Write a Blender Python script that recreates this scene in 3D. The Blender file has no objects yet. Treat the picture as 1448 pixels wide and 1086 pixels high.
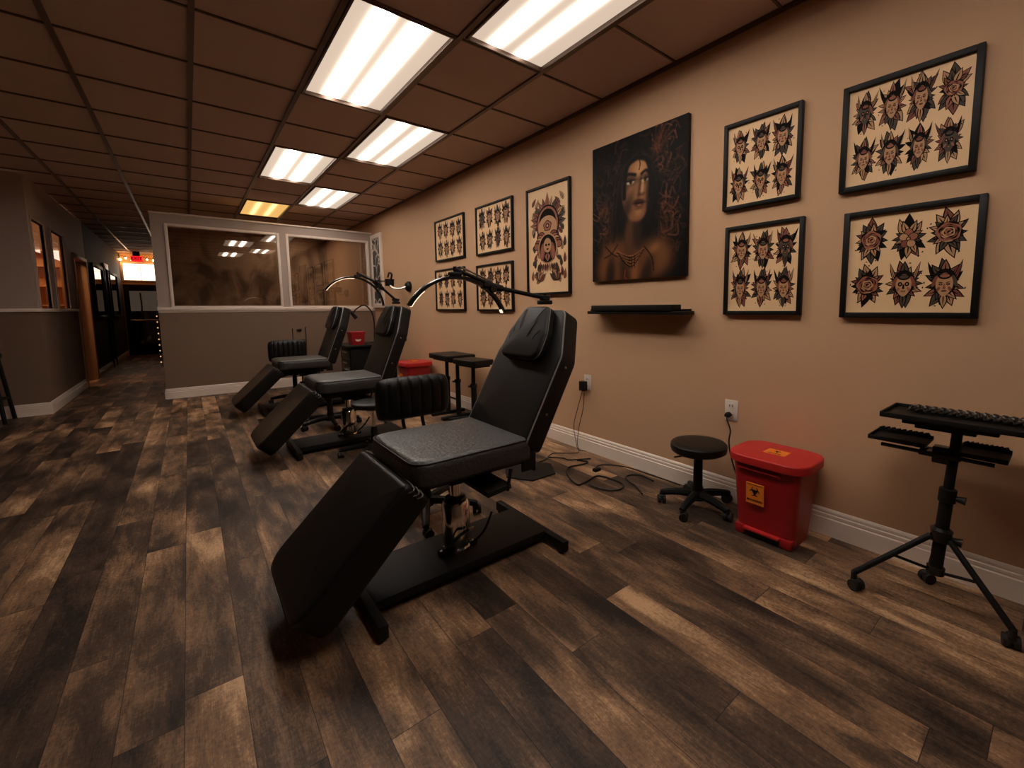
import bpy, bmesh, math, random
import numpy as np
from mathutils import Vector, Matrix
from math import sin, cos, pi, radians, sqrt, exp

C = bpy.context.scene.collection
V = Vector

# ---------------------------------------------------------------- materials
def lin(r, g, b):
    f = lambda c: (c/12.92 if c <= .04045 else ((c+.055)/1.055)**2.4)
    return (f(r/255), f(g/255), f(b/255), 1)

def mat(name, col, rough=.5, metal=0., bump=0., bscale=200., var=0., vscale=4., spec=.5, coat=0.):
    m = bpy.data.materials.new(name); m.use_nodes = True
    nt = m.node_tree; p = nt.nodes['Principled BSDF']
    p.inputs['Base Color'].default_value = col
    p.inputs['Roughness'].default_value = rough
    p.inputs['Metallic'].default_value = metal
    p.inputs['Specular IOR Level'].default_value = spec
    p.inputs['Coat Weight'].default_value = coat
    tc = nt.nodes.new('ShaderNodeTexCoord')
    if var > 0:
        n = nt.nodes.new('ShaderNodeTexNoise'); n.inputs['Scale'].default_value = vscale; n.inputs['Detail'].default_value = 5
        mx = nt.nodes.new('ShaderNodeMix'); mx.data_type = 'RGBA'
        mx.inputs[6].default_value = tuple(c*(1-var) for c in col[:3])+(1,)
        mx.inputs[7].default_value = tuple(min(1, c*(1+var)) for c in col[:3])+(1,)
        nt.links.new(tc.outputs['Object'], n.inputs['Vector']); nt.links.new(n.outputs['Fac'], mx.inputs[0])
        nt.links.new(mx.outputs[2], p.inputs['Base Color'])
    if bump > 0:
        n2 = nt.nodes.new('ShaderNodeTexNoise'); n2.inputs['Scale'].default_value = bscale; n2.inputs['Detail'].default_value = 4
        b = nt.nodes.new('ShaderNodeBump'); b.inputs['Strength'].default_value = bump; b.inputs['Distance'].default_value = .004
        nt.links.new(tc.outputs['Object'], n2.inputs['Vector']); nt.links.new(n2.outputs['Fac'], b.inputs['Height'])
        nt.links.new(b.outputs['Normal'], p.inputs['Normal'])
    return m

def emis(name, col, strength):
    m = bpy.data.materials.new(name); m.use_nodes = True
    nt = m.node_tree; nt.nodes.clear()
    o = nt.nodes.new('ShaderNodeOutputMaterial'); e = nt.nodes.new('ShaderNodeEmission')
    e.inputs['Color'].default_value = col; e.inputs['Strength'].default_value = strength
    nt.links.new(e.outputs[0], o.inputs[0]); return m

class NG:                                   # small node-graph helper
    def __init__(s, name):
        s.m = bpy.data.materials.new(name); s.m.use_nodes = True; s.nt = s.m.node_tree; s.p = s.nt.nodes.get('Principled BSDF')
    def n(s, t, **kw):
        x = s.nt.nodes.new(t)
        for k, v in kw.items(): setattr(x, k, v)
        return x
    def l(s, a, b): s.nt.links.new(a, b)
    def math(s, op, a, b=None, c=None):
        x = s.n('ShaderNodeMath', operation=op)
        for i, v in enumerate((a, b, c)):
            if v is None: continue
            if isinstance(v, (int, float)): x.inputs[i].default_value = v
            else: s.l(v, x.inputs[i])
        return x.outputs[0]
    def mix(s, f, a, b):
        x = s.n('ShaderNodeMix', data_type='RGBA')
        for i, v in ((0, f), (6, a), (7, b)):
            if isinstance(v, (int, float, tuple)): x.inputs[i].default_value = v
            else: s.l(v, x.inputs[i])
        return x.outputs[2]

def diffuser(name, ca, cb, lo, hi):
    g = NG(name); nt = g.nt; nt.nodes.clear()
    o = g.n('ShaderNodeOutputMaterial'); e = g.n('ShaderNodeEmission')
    tc = g.n('ShaderNodeTexCoord'); sp = g.n('ShaderNodeSeparateXYZ'); g.l(tc.outputs['Generated'], sp.inputs[0])
    def ga(c, w):
        d = g.math('DIVIDE', g.math('SUBTRACT', sp.outputs[0], c), w)
        return g.math('EXPONENT', g.math('MULTIPLY', g.math('MULTIPLY', d, d), -1.))
    s = g.math('ADD', g.math('ADD', ga(.31, .066), ga(.67, .066)), g.math('MULTIPLY', ga(.49, .4), .004))
    d = g.math('SUBTRACT', sp.outputs[1], .5); d2 = g.math('MULTIPLY', d, d); d4 = g.math('MULTIPLY', d2, d2)
    fade = g.math('SUBTRACT', 1., g.math('MULTIPLY', g.math('MULTIPLY', d4, d4), 150.))
    s = g.math('MULTIPLY', s, g.math('MAXIMUM', fade, 0.))
    col = g.mix(g.math('MINIMUM', s, 1.), ca, cb); g.l(col, e.inputs['Color'])
    g.l(g.math('ADD', lo, g.math('MULTIPLY', s, hi)), e.inputs['Strength'])
    g.l(e.outputs[0], o.inputs[0]); return g.m

def floor_mat():
    g = NG('vinyl_planks'); tc = g.n('ShaderNodeTexCoord'); sp = g.n('ShaderNodeSeparateXYZ'); g.l(tc.outputs['Object'], sp.inputs[0])
    x, y = sp.outputs[0], sp.outputs[1]
    W, L = .147, 1.32
    xs = g.math('DIVIDE', g.math('SUBTRACT', x, .055-W*40), W); row = g.math('FLOOR', xs); fx = g.math('FRACT', xs)
    wn = g.n('ShaderNodeTexWhiteNoise', noise_dimensions='1D'); g.l(row, wn.inputs['W'])
    ys = g.math('ADD', g.math('DIVIDE', y, L), g.math('MULTIPLY', wn.outputs['Value'], 7.3)); pl = g.math('FLOOR', ys); fy = g.math('FRACT', ys)
    cv = g.n('ShaderNodeCombineXYZ'); g.l(row, cv.inputs[0]); g.l(pl, cv.inputs[1])
    w2 = g.n('ShaderNodeTexWhiteNoise', noise_dimensions='2D'); g.l(cv.outputs[0], w2.inputs['Vector'])
    tone = w2.outputs['Value']
    # per-plank offset coordinates for grain
    off = g.math('MULTIPLY', tone, 37.)
    c2 = g.n('ShaderNodeCombineXYZ'); g.l(x, c2.inputs[0]); g.l(g.math('MULTIPLY', y, .22), c2.inputs[1]); g.l(off, c2.inputs[2])
    n1 = g.n('ShaderNodeTexNoise'); n1.inputs['Scale'].default_value = 9; n1.inputs['Detail'].default_value = 8; n1.inputs['Roughness'].default_value = .62; n1.inputs['Distortion'].default_value = .6; g.l(c2.outputs[0], n1.inputs['Vector'])
    c3 = g.n('ShaderNodeCombineXYZ'); g.l(x, c3.inputs[0]); g.l(g.math('MULTIPLY', y, .045), c3.inputs[1]); g.l(off, c3.inputs[2])
    n2 = g.n('ShaderNodeTexNoise'); n2.inputs['Scale'].default_value = 95; n2.inputs['Detail'].default_value = 5; n2.inputs['Roughness'].default_value = .7; g.l(c3.outputs[0], n2.inputs['Vector'])
    c4 = g.n('ShaderNodeCombineXYZ'); g.l(x, c4.inputs[0]); g.l(g.math('MULTIPLY', y, .5), c4.inputs[1]); g.l(off, c4.inputs[2])
    n3 = g.n('ShaderNodeTexNoise'); n3.inputs['Scale'].default_value = 3.2; n3.inputs['Detail'].default_value = 3; g.l(c4.outputs[0], n3.inputs['Vector'])
    k = g.math('ADD', g.math('MULTIPLY', tone, .36), g.math('MULTIPLY', g.math('SUBTRACT', n1.outputs['Fac'], .5), 1.45))
    k = g.math('ADD', k, g.math('MULTIPLY', g.math('SUBTRACT', n2.outputs['Fac'], .5), .4))
    k = g.math('ADD', k, g.math('MULTIPLY', g.math('SUBTRACT', n3.outputs['Fac'], .5), 1.7))
    c5 = g.n('ShaderNodeCombineXYZ'); g.l(x, c5.inputs[0]); g.l(g.math('MULTIPLY', y, .09), c5.inputs[1]); g.l(off, c5.inputs[2])
    n4 = g.n('ShaderNodeTexNoise'); n4.inputs['Scale'].default_value = 260; n4.inputs['Detail'].default_value = 3; n4.inputs['Roughness'].default_value = .75; g.l(c5.outputs[0], n4.inputs['Vector'])
    k = g.math('ADD', k, g.math('MULTIPLY', g.math('SUBTRACT', n4.outputs['Fac'], .5), .5))
    n5 = g.n('ShaderNodeTexNoise'); n5.inputs['Scale'].default_value = 75; n5.inputs['Detail'].default_value = 6; n5.inputs['Roughness'].default_value = .75; g.l(tc.outputs['Object'], n5.inputs['Vector'])
    k = g.math('ADD', k, g.math('MULTIPLY', g.math('SUBTRACT', n5.outputs['Fac'], .5), .75))
    k = g.math('ADD', k, .25)
    r = g.n('ShaderNodeValToRGB'); g.l(k, r.inputs[0]); e = r.color_ramp.elements
    e[0].position = .0; e[0].color = FLOOR_COLS[0]; e[1].position = 1.; e[1].color = FLOOR_COLS[3]
    a = r.color_ramp.elements.new(.35); a.color = FLOOR_COLS[1]; b = r.color_ramp.elements.new(.68); b.color = FLOOR_COLS[2]
    gx = g.math('LESS_THAN', g.math('MINIMUM', fx, g.math('SUBTRACT', 1., fx)), .007)
    gy = g.math('LESS_THAN', g.math('MINIMUM', fy, g.math('SUBTRACT', 1., fy)), .0010)
    gap = g.math('MAXIMUM', gx, gy)
    col = g.mix(g.math('MULTIPLY', gap, .8), r.outputs[0], (.006, .0045, .004, 1)); g.l(col, g.p.inputs['Base Color'])
    g.l(g.math('ADD', .42, g.math('MULTIPLY', n2.outputs['Fac'], .22)), g.p.inputs['Roughness'])
    g.p.inputs['Specular IOR Level'].default_value = .35
    bp = g.n('ShaderNodeBump'); bp.inputs['Strength'].default_value = .25; bp.inputs['Distance'].default_value = .002
    g.l(g.math('SUBTRACT', n2.outputs['Fac'], g.math('MULTIPLY', gap, 1.5)), bp.inputs['Height']); g.l(bp.outputs[0], g.p.inputs['Normal'])
    return g.m

def glass_mat(name, tint, refl=.06, ior=1.5):
    g = NG(name); g.nt.nodes.clear(); o = g.n('ShaderNodeOutputMaterial')
    t = g.n('ShaderNodeBsdfTransparent'); t.inputs[0].default_value = tint
    s = g.n('ShaderNodeBsdfGlossy'); s.inputs['Roughness'].default_value = .015; s.inputs['Color'].default_value = (1, .93, .86, 1)
    f = g.n('ShaderNodeFresnel'); f.inputs[0].default_value = ior
    ge = g.n('ShaderNodeNewGeometry')          # reflect at the outer face only: a thin pane has no total internal reflection
    mx = g.n('ShaderNodeMixShader'); g.l(g.math('MULTIPLY', g.math('ADD', f.outputs[0], refl), g.math('SUBTRACT', 1., ge.outputs['Backfacing'])), mx.inputs[0]); g.l(t.outputs[0], mx.inputs[1]); g.l(s.outputs[0], mx.inputs[2])
    g.l(mx.outputs[0], o.inputs[0]); return g.m

FLOOR_COLS = [lin(38, 29, 23), lin(84, 66, 53), lin(146, 112, 84), lin(216, 175, 134)]
M = {}
M['floor'] = floor_mat()
M['wall'] = mat('taupe_wall_paint', lin(217, 173, 134), .75, bump=.06, bscale=300, var=.03, vscale=2)
M['wall_low'] = mat('brown_wainscot_paint', lin(134, 110, 91), .7, bump=.05, bscale=300)
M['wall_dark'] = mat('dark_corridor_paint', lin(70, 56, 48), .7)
M['wall_grey'] = mat('grey_white_paint', lin(190, 172, 158), .6)
M['trim'] = mat('white_trim_paint', lin(252, 236, 220), .35)
M['tile'] = mat('brown_ceiling_tile', lin(208, 182, 168), .85, bump=.25, bscale=350, var=.05, vscale=3)
M['grid'] = mat('dark_ceiling_grid', lin(104, 84, 72), .34, metal=.25)
M['lens'] = diffuser('white_troffer_lens', (.95, .73, .56, 1), (1, .94, .88, 1), .64, 34)
M['lens_soft'] = diffuser('dimmer_white_troffer_lens', (.95, .73, .56, 1), (1, .94, .88, 1), .64, 13.5)
M['lens_fill'] = diffuser('back_room_fill_lens', (1, .78, .56, 1), (1, .82, .62, 1), 2, 9)
M['lens_y'] = diffuser('amber_troffer_lens', (1., .55, .16, 1), (1, .64, .26, 1), .78, 1.3)
M['fixture'] = mat('troffer_white_metal', lin(170, 140, 118), .4)
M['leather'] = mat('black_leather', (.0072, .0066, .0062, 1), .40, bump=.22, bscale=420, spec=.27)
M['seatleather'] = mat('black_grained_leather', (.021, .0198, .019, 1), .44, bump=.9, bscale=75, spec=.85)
M['piping'] = mat('painted_highlight_piping', (.2, .185, .17, 1), .35)  # base colour lightened to paint in the specular highlight along the edges
M['black'] = mat('black_powder_coat', (.007, .0064, .006, 1), .55, bump=.05, bscale=500, spec=.25)
M['blackgloss'] = mat('black_gloss_plastic', (.010, .009, .009, 1), .22)
M['rubber'] = mat('black_rubber', (.009, .009, .009, 1), .6)
M['chrome'] = mat('chrome', (.85, .80, .74, 1), .14, metal=1)
M['steel'] = mat('brushed_steel', (.42, .38, .34, 1), .3, metal=1)
M['frame'] = mat('black_frame_wood', (.006, .005, .0045, 1), .5, spec=.3)
M['paper'] = mat('cream_print_paper', lin(252, 210, 160), .6, var=.04, vscale=3)
M['ink'] = mat('black_ink', (.008, .005, .004, 1), .7, spec=.1)
M['ink_red'] = mat('brick_red_ink', lin(132, 66, 46), .6)
M['ink_tan'] = mat('tan_ink', lin(196, 146, 102), .6)
M['ink_olive'] = mat('olive_brown_ink', lin(74, 56, 40), .6)
M['ink_rose'] = mat('dusty_rose_ink', lin(160, 94, 66), .6)
M['red'] = mat('red_bin_plastic', (.36, .010, .013, 1), .36, bump=.03, bscale=300)
M['redlid'] = mat('red_lid_plastic', (.58, .022, .022, 1), .4)
M['orange'] = mat('orange_sticker', (.95, .26, .02, 1), .5)
M['white'] = mat('white_plastic', lin(238, 226, 212), .35)
M['cord'] = mat('black_cord', (.008, .008, .008, 1), .5)
M['led'] = emis('led_strip_glow', (1, .70, .45, 1), 1.5)
M['ledwhite'] = emis('led_tip_glow', (1, .82, .66, 1), 2.2)
M['exit'] = emis('exit_red_glow', (1, .012, .02, 1), 1.1)
M['exitletter'] = mat('exit_letter_red', (.25, .003, .004, 1), .5)
M['bulb'] = emis('warm_bulb_glow', (1, .5, .16, 1), 40)
M['tinybulb'] = emis('tiny_bulb_glow', (1, .55, .25, 1), .8)
M['sky'] = emis('daylight_behind_transom', (1, .86, .74, 1), 3.0)
M['glass'] = glass_mat('partition_glass', (.86, .8, .74, 1), .13)
M['glass_clear'] = glass_mat('clear_glass', (.92, .88, .84, 1), .0, 1.12)
M['glass_dark'] = glass_mat('dark_door_glass', (.12, .11, .1, 1), .05)
M['jamb'] = mat('orange_wood_jamb', lin(178, 132, 92), .5, var=.12, vscale=9)
M['shelf_warm'] = mat('warm_shelf_wood', lin(205, 150, 98), .55, var=.1, vscale=6)

def glass_haze_mat():  # mottling paints the glass reflections and haze onto the back wall
    g = NG('back_wall_painted_haze'); tc = g.n('ShaderNodeTexCoord')
    mp = g.n('ShaderNodeMapping'); mp.inputs['Scale'].default_value = (1.3, 1, .7); g.l(tc.outputs['Object'], mp.inputs[0])
    n = g.n('ShaderNodeTexNoise'); n.inputs['Scale'].default_value = 2.1; n.inputs['Detail'].default_value = 4; n.inputs['Distortion'].default_value = 1.0; g.l(mp.outputs[0], n.inputs['Vector'])
    n2 = g.n('ShaderNodeTexNoise'); n2.inputs['Scale'].default_value = 40; n2.inputs['Detail'].default_value = 3; g.l(tc.outputs['Object'], n2.inputs['Vector'])
    r = g.n('ShaderNodeValToRGB'); g.l(n.outputs['Fac'], r.inputs[0]); e = r.color_ramp.elements
    e[0].position = .38; e[0].color = lin(96, 78, 66); e[1].position = .6; e[1].color = lin(190, 160, 138)
    g.l(g.mix(g.math('MULTIPLY', n2.outputs['Fac'], .35), r.outputs[0], lin(60, 46, 36)), g.p.inputs['Base Color'])
    g.p.inputs['Roughness'].default_value = .8; return g.m
M['haze_wall'] = glass_haze_mat()

def scroll_mat():
    g = NG('black_white_scrollwork'); tc = g.n('ShaderNodeTexCoord')
    v = g.n('ShaderNodeTexVoronoi', feature='DISTANCE_TO_EDGE'); v.inputs['Scale'].default_value = 4.2
    nz = g.n('ShaderNodeTexNoise'); nz.inputs['Scale'].default_value = 5
    ad = g.n('ShaderNodeVectorMath', operation='MULTIPLY_ADD'); ad.inputs[1].default_value = (.25, .25, .25)
    g.l(tc.outputs['Object'], nz.inputs['Vector']); g.l(nz.outputs['Color'], ad.inputs[0]); g.l(tc.outputs['Object'], ad.inputs[2]); g.l(ad.outputs[0], v.inputs['Vector'])
    g.l(g.mix(g.math('LESS_THAN', v.outputs['Distance'], .06), (.01, .01, .012, 1), lin(215, 205, 195)), g.p.inputs['Base Color'])
    g.p.inputs['Roughness'].default_value = .4; return g.m
M['scroll'] = scroll_mat()

# ---------------------------------------------------------------- mesh helpers
def link(name, me, parent=None, loc=(0, 0, 0)):
    o = bpy.data.objects.new(name, me); C.objects.link(o); o.location = loc
    if parent: o.parent = parent
    return o

def mk(name, bm, mats, parent=None, loc=(0, 0, 0), smooth=True, ang=38):
    me = bpy.data.meshes.new(name)
    bmesh.ops.recalc_face_normals(bm, faces=bm.faces)
    if smooth:
        for f in bm.faces: f.smooth = True
        lim = radians(ang)
        for e in bm.edges:
            if len(e.link_faces) == 2 and e.calc_face_angle(0) > lim: e.smooth = False
    bm.to_mesh(me); bm.free()
    for m in (mats if isinstance(mats, (list, tuple)) else [mats]): me.materials.append(M[m] if isinstance(m, str) else m)
    return link(name, me, parent, loc)

def tag(o, label=None, cat=None, group=None, kind=None):
    for k, v in (('label', label), ('category', cat), ('group', group), ('kind', kind)):
        if v: o[k] = v
    return o

def thing(name, label, cat, loc=(0, 0, 0), rz=0, group=None):
    o = bpy.data.objects.new(name, None); C.objects.link(o); o.location = loc; o.rotation_euler.z = rz; o.empty_display_size = .1
    return tag(o, label, cat, group)

def struct(name, bm, mats, **kw):
    return tag(mk(name, bm, mats, **kw), kind='structure')

def B(): return bmesh.new()

def add(bm, fn, mi=0):
    n = len(bm.faces); fn(); bm.faces.ensure_lookup_table()
    for f in bm.faces[n:]: f.material_index = mi

def box(bm, x0, x1, y0, y1, z0, z1, bev=0., mi=0, mtx=None, seg=2):
    t = bmesh.new(); bmesh.ops.create_cube(t, size=1)
    for v in t.verts: v.co = V(((x0+x1)/2+v.co.x*(x1-x0), (y0+y1)/2+v.co.y*(y1-y0), (z0+z1)/2+v.co.z*(z1-z0)))
    if bev > 0: bmesh.ops.bevel(t, geom=list(t.edges), offset=bev, segments=seg, profile=.5, affect='EDGES')
    merge(bm, t, mtx, mi); return bm

def merge(bm, t, mtx=None, mi=0):
    m = {}
    for v in t.verts: m[v] = bm.verts.new(mtx @ v.co if mtx else v.co)
    for f in t.faces:
        try:
            nf = bm.faces.new([m[v] for v in f.verts]); nf.material_index = mi or f.material_index
        except ValueError: pass
    t.free()

def frame_of(d):
    d = d.normalized(); a = V((0, 0, 1)) if abs(d.z) < .9 else V((1, 0, 0))
    u = d.cross(a).normalized(); return u, d.cross(u).normalized()

def tube(bm, pts, r, seg=10, mi=0, caps=True, flat=None):
    pts = [V(p) for p in pts]; n = len(pts); rr = r if isinstance(r, (list, tuple)) else [r]*n
    rings = []; u = None
    for i, p in enumerate(pts):
        d = (pts[min(i+1, n-1)]-pts[max(i-1, 0)])
        if d.length < 1e-9: d = V((0, 0, 1))
        d.normalize()
        if u is None: u, w = frame_of(d)
        else:
            u = (u-d*u.dot(d)).normalized()
        w = d.cross(u)
        rings.append([bm.verts.new(p+(u*cos(2*pi*k/seg)+w*sin(2*pi*k/seg))*rr[i]) for k in range(seg)])
    for a, b in zip(rings, rings[1:]):
        for k in range(seg):
            f = bm.faces.new((a[k], a[(k+1) % seg], b[(k+1) % seg], b[k])); f.material_index = mi
    if caps:
        bm.faces.new(list(reversed(rings[0]))).material_index = mi; bm.faces.new(rings[-1]).material_index = mi
    return bm

def loop_tube(bm, pts, r, seg=6, mi=0):
    pts = [V(p) for p in pts]; n = len(pts); rings = []; u = None
    for i, p in enumerate(pts):
        d = (pts[(i+1) % n]-pts[i-1]).normalized()
        if u is None: u, w = frame_of(d)
        else: u = (u-d*u.dot(d)).normalized()
        w = d.cross(u)
        rings.append([bm.verts.new(p+(u*cos(2*pi*k/seg)+w*sin(2*pi*k/seg))*r) for k in range(seg)])
    for i in range(n):
        a, b = rings[i], rings[(i+1) % n]
        off = min(range(seg), key=lambda s: (a[0].co-b[s].co).length) if i == n-1 else 0
        for k in range(seg):
            try: bm.faces.new((a[k], a[(k+1) % seg], b[(k+1+off) % seg], b[(k+off) % seg])).material_index = mi
            except ValueError: pass
    return bm

def cyl(bm, p0, p1, r0, r1=None, seg=24, mi=0): return tube(bm, [p0, p1], [r0, r0 if r1 is None else r1], seg, mi)

def lathe(bm, prof, c=(0, 0, 0), seg=32, mi=0, mtx=None):
    c = V(c); rings = []
    for r, z in prof:
        if r < 1e-6: rings.append([bm.verts.new((mtx @ V((0, 0, z)) if mtx else V((0, 0, z)))+c)])
        else: rings.append([bm.verts.new((mtx @ V((r*cos(2*pi*k/seg), r*sin(2*pi*k/seg), z)) if mtx else V((r*cos(2*pi*k/seg), r*sin(2*pi*k/seg), z)))+c) for k in range(seg)])
    for a, b in zip(rings, rings[1:]):
        for k in range(seg):
            q = [a[k % len(a)], a[(k+1) % len(a)], b[(k+1) % len(b)], b[k % len(b)]]
            q = [v for i, v in enumerate(q) if v not in q[:i]]
            if len(q) > 2: bm.faces.new(q).material_index = mi
    for ring in (rings[0], rings[-1]):
        if len(ring) > 2: bm.faces.new(ring).material_index = mi
    return bm

def rpoly(pts, radii, seg=6):
    out = []; n = len(pts)
    for i in range(n):
        p, a, b = V(pts[i]), V(pts[i-1]), V(pts[(i+1) % n]); r = radii[i] if isinstance(radii, (list, tuple)) else radii
        d1, d2 = (a-p), (b-p); l1, l2 = d1.length, d2.length; d1.normalize(); d2.normalize()
        ang = d1.angle(d2); t = min(r/math.tan(ang/2), l1*.49, l2*.49) if r > 0 else 0
        if t <= 1e-6: out.append(p); continue
        s, e = p+d1*t, p+d2*t
        for k in range(seg+1):
            q = k/seg; out.append(s*(1-q)**2+p*2*q*(1-q)+e*q*q)
    return out

def inset(pts, d):
    n = len(pts); area = sum(pts[i].x*pts[(i+1) % n].y-pts[(i+1) % n].x*pts[i].y for i in range(n)); s = 1 if area > 0 else -1
    out = []
    for i in range(n):
        e1 = pts[i]-pts[i-1]; e2 = pts[(i+1) % n]-pts[i]
        if e1.length < 1e-9 or e2.length < 1e-9: out.append(pts[i].copy()); continue
        e1.normalize(); e2.normalize(); n1 = V((-e1.y, e1.x))*s; n2 = V((-e2.y, e2.x))*s
        m = (n1+n2); m.normalize(); k = max(.4, m.dot(n1)); out.append(pts[i]+m*d/k)
    return out

def cushion(bm, outline, t, r, mtx, dome=.012, mi=0, rb=None):
    """outline: 2D points; extruded along local z from 0 (back) to t (front) with rounded rims. mtx maps local->object."""
    rb = rb if rb is not None else r*.6; layers = []
    for i in range(5):
        a = i/4*pi/2; layers.append((inset(outline, rb*(1-sin(a))), rb*(1-cos(a))))
    for i in range(6):
        a = i/5*pi/2; layers.append((inset(outline, r*(1-cos(a))), t-r+r*sin(a)))
    base = layers[-1][0]; c = sum(base, V((0, 0)))/len(base)
    for k in (.93, .8, .6, .35, .12):
        layers.append(([c+(p-c)*k for p in base], t+dome*(1-k*k)))
    rings = [[bm.verts.new(mtx @ V((p.x, p.y, z))) for p in L] for L, z in layers]
    n = len(outline)
    for a, b in zip(rings, rings[1:]):
        for k in range(n): bm.faces.new((a[k], a[(k+1) % n], b[(k+1) % n], b[k])).material_index = mi
    bm.faces.new(list(reversed(rings[0]))).material_index = mi; bm.faces.new(rings[-1]).material_index = mi
    return bm

def piping(bm, outline, z, ins, mtx, r=.0035):
    return loop_tube(bm, [mtx @ V((p.x, p.y, z)) for p in inset(outline, ins)], r)

def axes(o, a, b, n):
    m = Matrix.Identity(4)
    for i, v in enumerate((a, b, n)):
        for j in range(3): m[j][i] = v[j]
    for j in range(3): m[j][3] = o[j]
    return m

def spline(pts, n=8):
    pts = [V(p) for p in pts]; out = []
    for i in range(len(pts)-1):
        p0, p1, p2, p3 = pts[max(i-1, 0)], pts[i], pts[i+1], pts[min(i+2, len(pts)-1)]
        for k in range(n):
            t = k/n; out.append(.5*((2*p1)+(p2-p0)*t+(2*p0-5*p1+4*p2-p3)*t*t+(3*p1-p0-3*p2+p3)*t**3))
    return out+[pts[-1]]

def dup(root, loc, rz=None, label=None, scale=None):
    r = root.copy(); C.objects.link(r); r.location = loc
    if rz is not None: r.rotation_euler.z = rz
    if scale: r.scale = (scale,)*3
    if label: r['label'] = label
    for ch in list(root.children):
        c = ch.copy(); C.objects.link(c); c.parent = r
        for g in list(ch.children):
            d = g.copy(); C.objects.link(d); d.parent = c
    return r

def text_mesh(s, size, mtx, depth=.001):
    cu = bpy.data.curves.new('lettering', 'FONT'); cu.body = s; cu.size = size; cu.align_x = 'CENTER'; cu.align_y = 'CENTER'; cu.extrude = depth; cu.offset = size*.03
    o = bpy.data.objects.new('lettering', cu); C.objects.link(o)
    me = bpy.data.meshes.new_from_object(o.evaluated_get(bpy.context.evaluated_depsgraph_get()))
    bpy.data.objects.remove(o); bpy.data.curves.remove(cu)
    me.transform(mtx); return me

# ---------------------------------------------------------------- room dimensions (metres)
XR, XL, H = 2.484, -4.6, 2.75        # right wall, far left, ceiling height
YF, YP, YE = -2.6, 8.0, 16.8         # behind camera, glazed partition, corridor end
XC = -1.306                          # corridor / window wall on the left
PX = -.30                            # free edge of the partition

struct('floor', box(B(), XL-.2, XR+.2, YF-.2, YE+.4, -.1, 0), 'floor', smooth=False)
bm = B()                                                    # tiles stop at the light fixtures
LIGHTS = [(1.003, 3.08), (1.597, 1.76), (1.597, 4.39), (1.003, 5.70), (1.597, 7.02), (1.003, 8.36), (1.003, .45), (1.597, 10.312)]
ys = sorted({YF-.2, YE+.4} | {y+d for _, y in LIGHTS for d in (-.64, .64)})
for y0, y1 in zip(ys, ys[1:]):
    cuts = sorted(x for x, y in LIGHTS if y-.64 < (y0+y1)/2 < y+.64); xa = XL-.2
    for x in cuts: box(bm, xa, x-.27, y0, y1, H+.008, H+.1); xa = x+.27
    box(bm, xa, XR+.2, y0, y1, H+.008, H+.1)
box(bm, XL-.2, XR+.2, YF-.2, YE+.4, H+.1, H+.14)
struct('ceiling', bm, 'tile', smooth=False)
struct('wall_right', box(B(), XR, XR+.15, YF-.2, YE+.4, 0, H), 'wall', smooth=False)
struct('wall_front', box(B(), XL-.2, XR, YF-.15, YF, 0, H), 'wall_low', smooth=False)
struct('wall_side', box(B(), XL-.15, XL, YF, 7.8, 0, H), 'wall_low', smooth=False)

# exposed ceiling grid: T-bars every .587 / .657 m
bm = B()
gx = [.12+.587*k for k in range(-8, 5)]; gy = [3.085+.657*k for k in range(-8, 21)]
for x in gx:
    if XL < x < XR: box(bm, x-.014, x+.014, YF, YE, H-.004, H+.012)
x_left = .12-.587
for y in gy:
    if not YF < y < YE: continue
    xa = XL                                                     # cross bars break where a light fixture spans two bays
    for x in sorted(x for x, q in LIGHTS if abs(y-q) < .6): box(bm, xa, x-.27, y-.006, y+.006, H-.002, H+.012); xa = x+.27
    box(bm, xa, XR, y-.006, y+.006, H-.002, H+.012)
box(bm, XR-.022, XR, YF, YE, H-.006, H+.02)
struct('trim_1', bm, 'grid', smooth=False)

# ceiling light troffers
def troffer(cx, cy, label, lens, group):
    t = thing('ceiling_light', label, 'ceiling light', (cx, cy, H), 0, group)
    w, l = .262, .632
    f = B()
    for a in ((-w-.014, -w, -l-.014, l+.014), (w, w+.014, -l-.014, l+.014), (-w, w, -l-.014, -l), (-w, w, l, l+.014)): box(f, a[0], a[1], a[2], a[3], -.006, .05, .002)
    mk('frame', f, 'grid', t)
    mk('diffuser', box(B(), -w, w, -l, l, .020, .026), lens, t, smooth=False)
    return t
g1 = 'fluorescent ceiling panels'
troffer(1.003, 3.08, 'large white ceiling light panel to the left, nearest of its column', 'lens', g1)
troffer(1.597, 1.76, 'nearest white ceiling light panel, cut by the top of the photo', 'lens_soft', g1)
troffer(1.597, 4.39, 'white ceiling light panel, middle one of the column along the wall', 'lens_soft', g1)
troffer(1.003, 5.70, 'white ceiling light panel just in front of the amber one', 'lens', g1)
troffer(1.597, 7.02, 'farthest white ceiling light panel beside the right wall', 'lens_soft', g1)
troffer(1.597, 10.312, 'added unseen light panel brightening the room behind the glazed partition', 'lens_fill', g1)  # added out of view to brighten the room seen through the glass
troffer(1.003, 8.36, 'amber ceiling light panel above the glazed partition', 'lens_y', g1)
troffer(1.003, .45, 'white ceiling light panel overhead, above the top edge of the photo', 'lens', g1)

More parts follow.
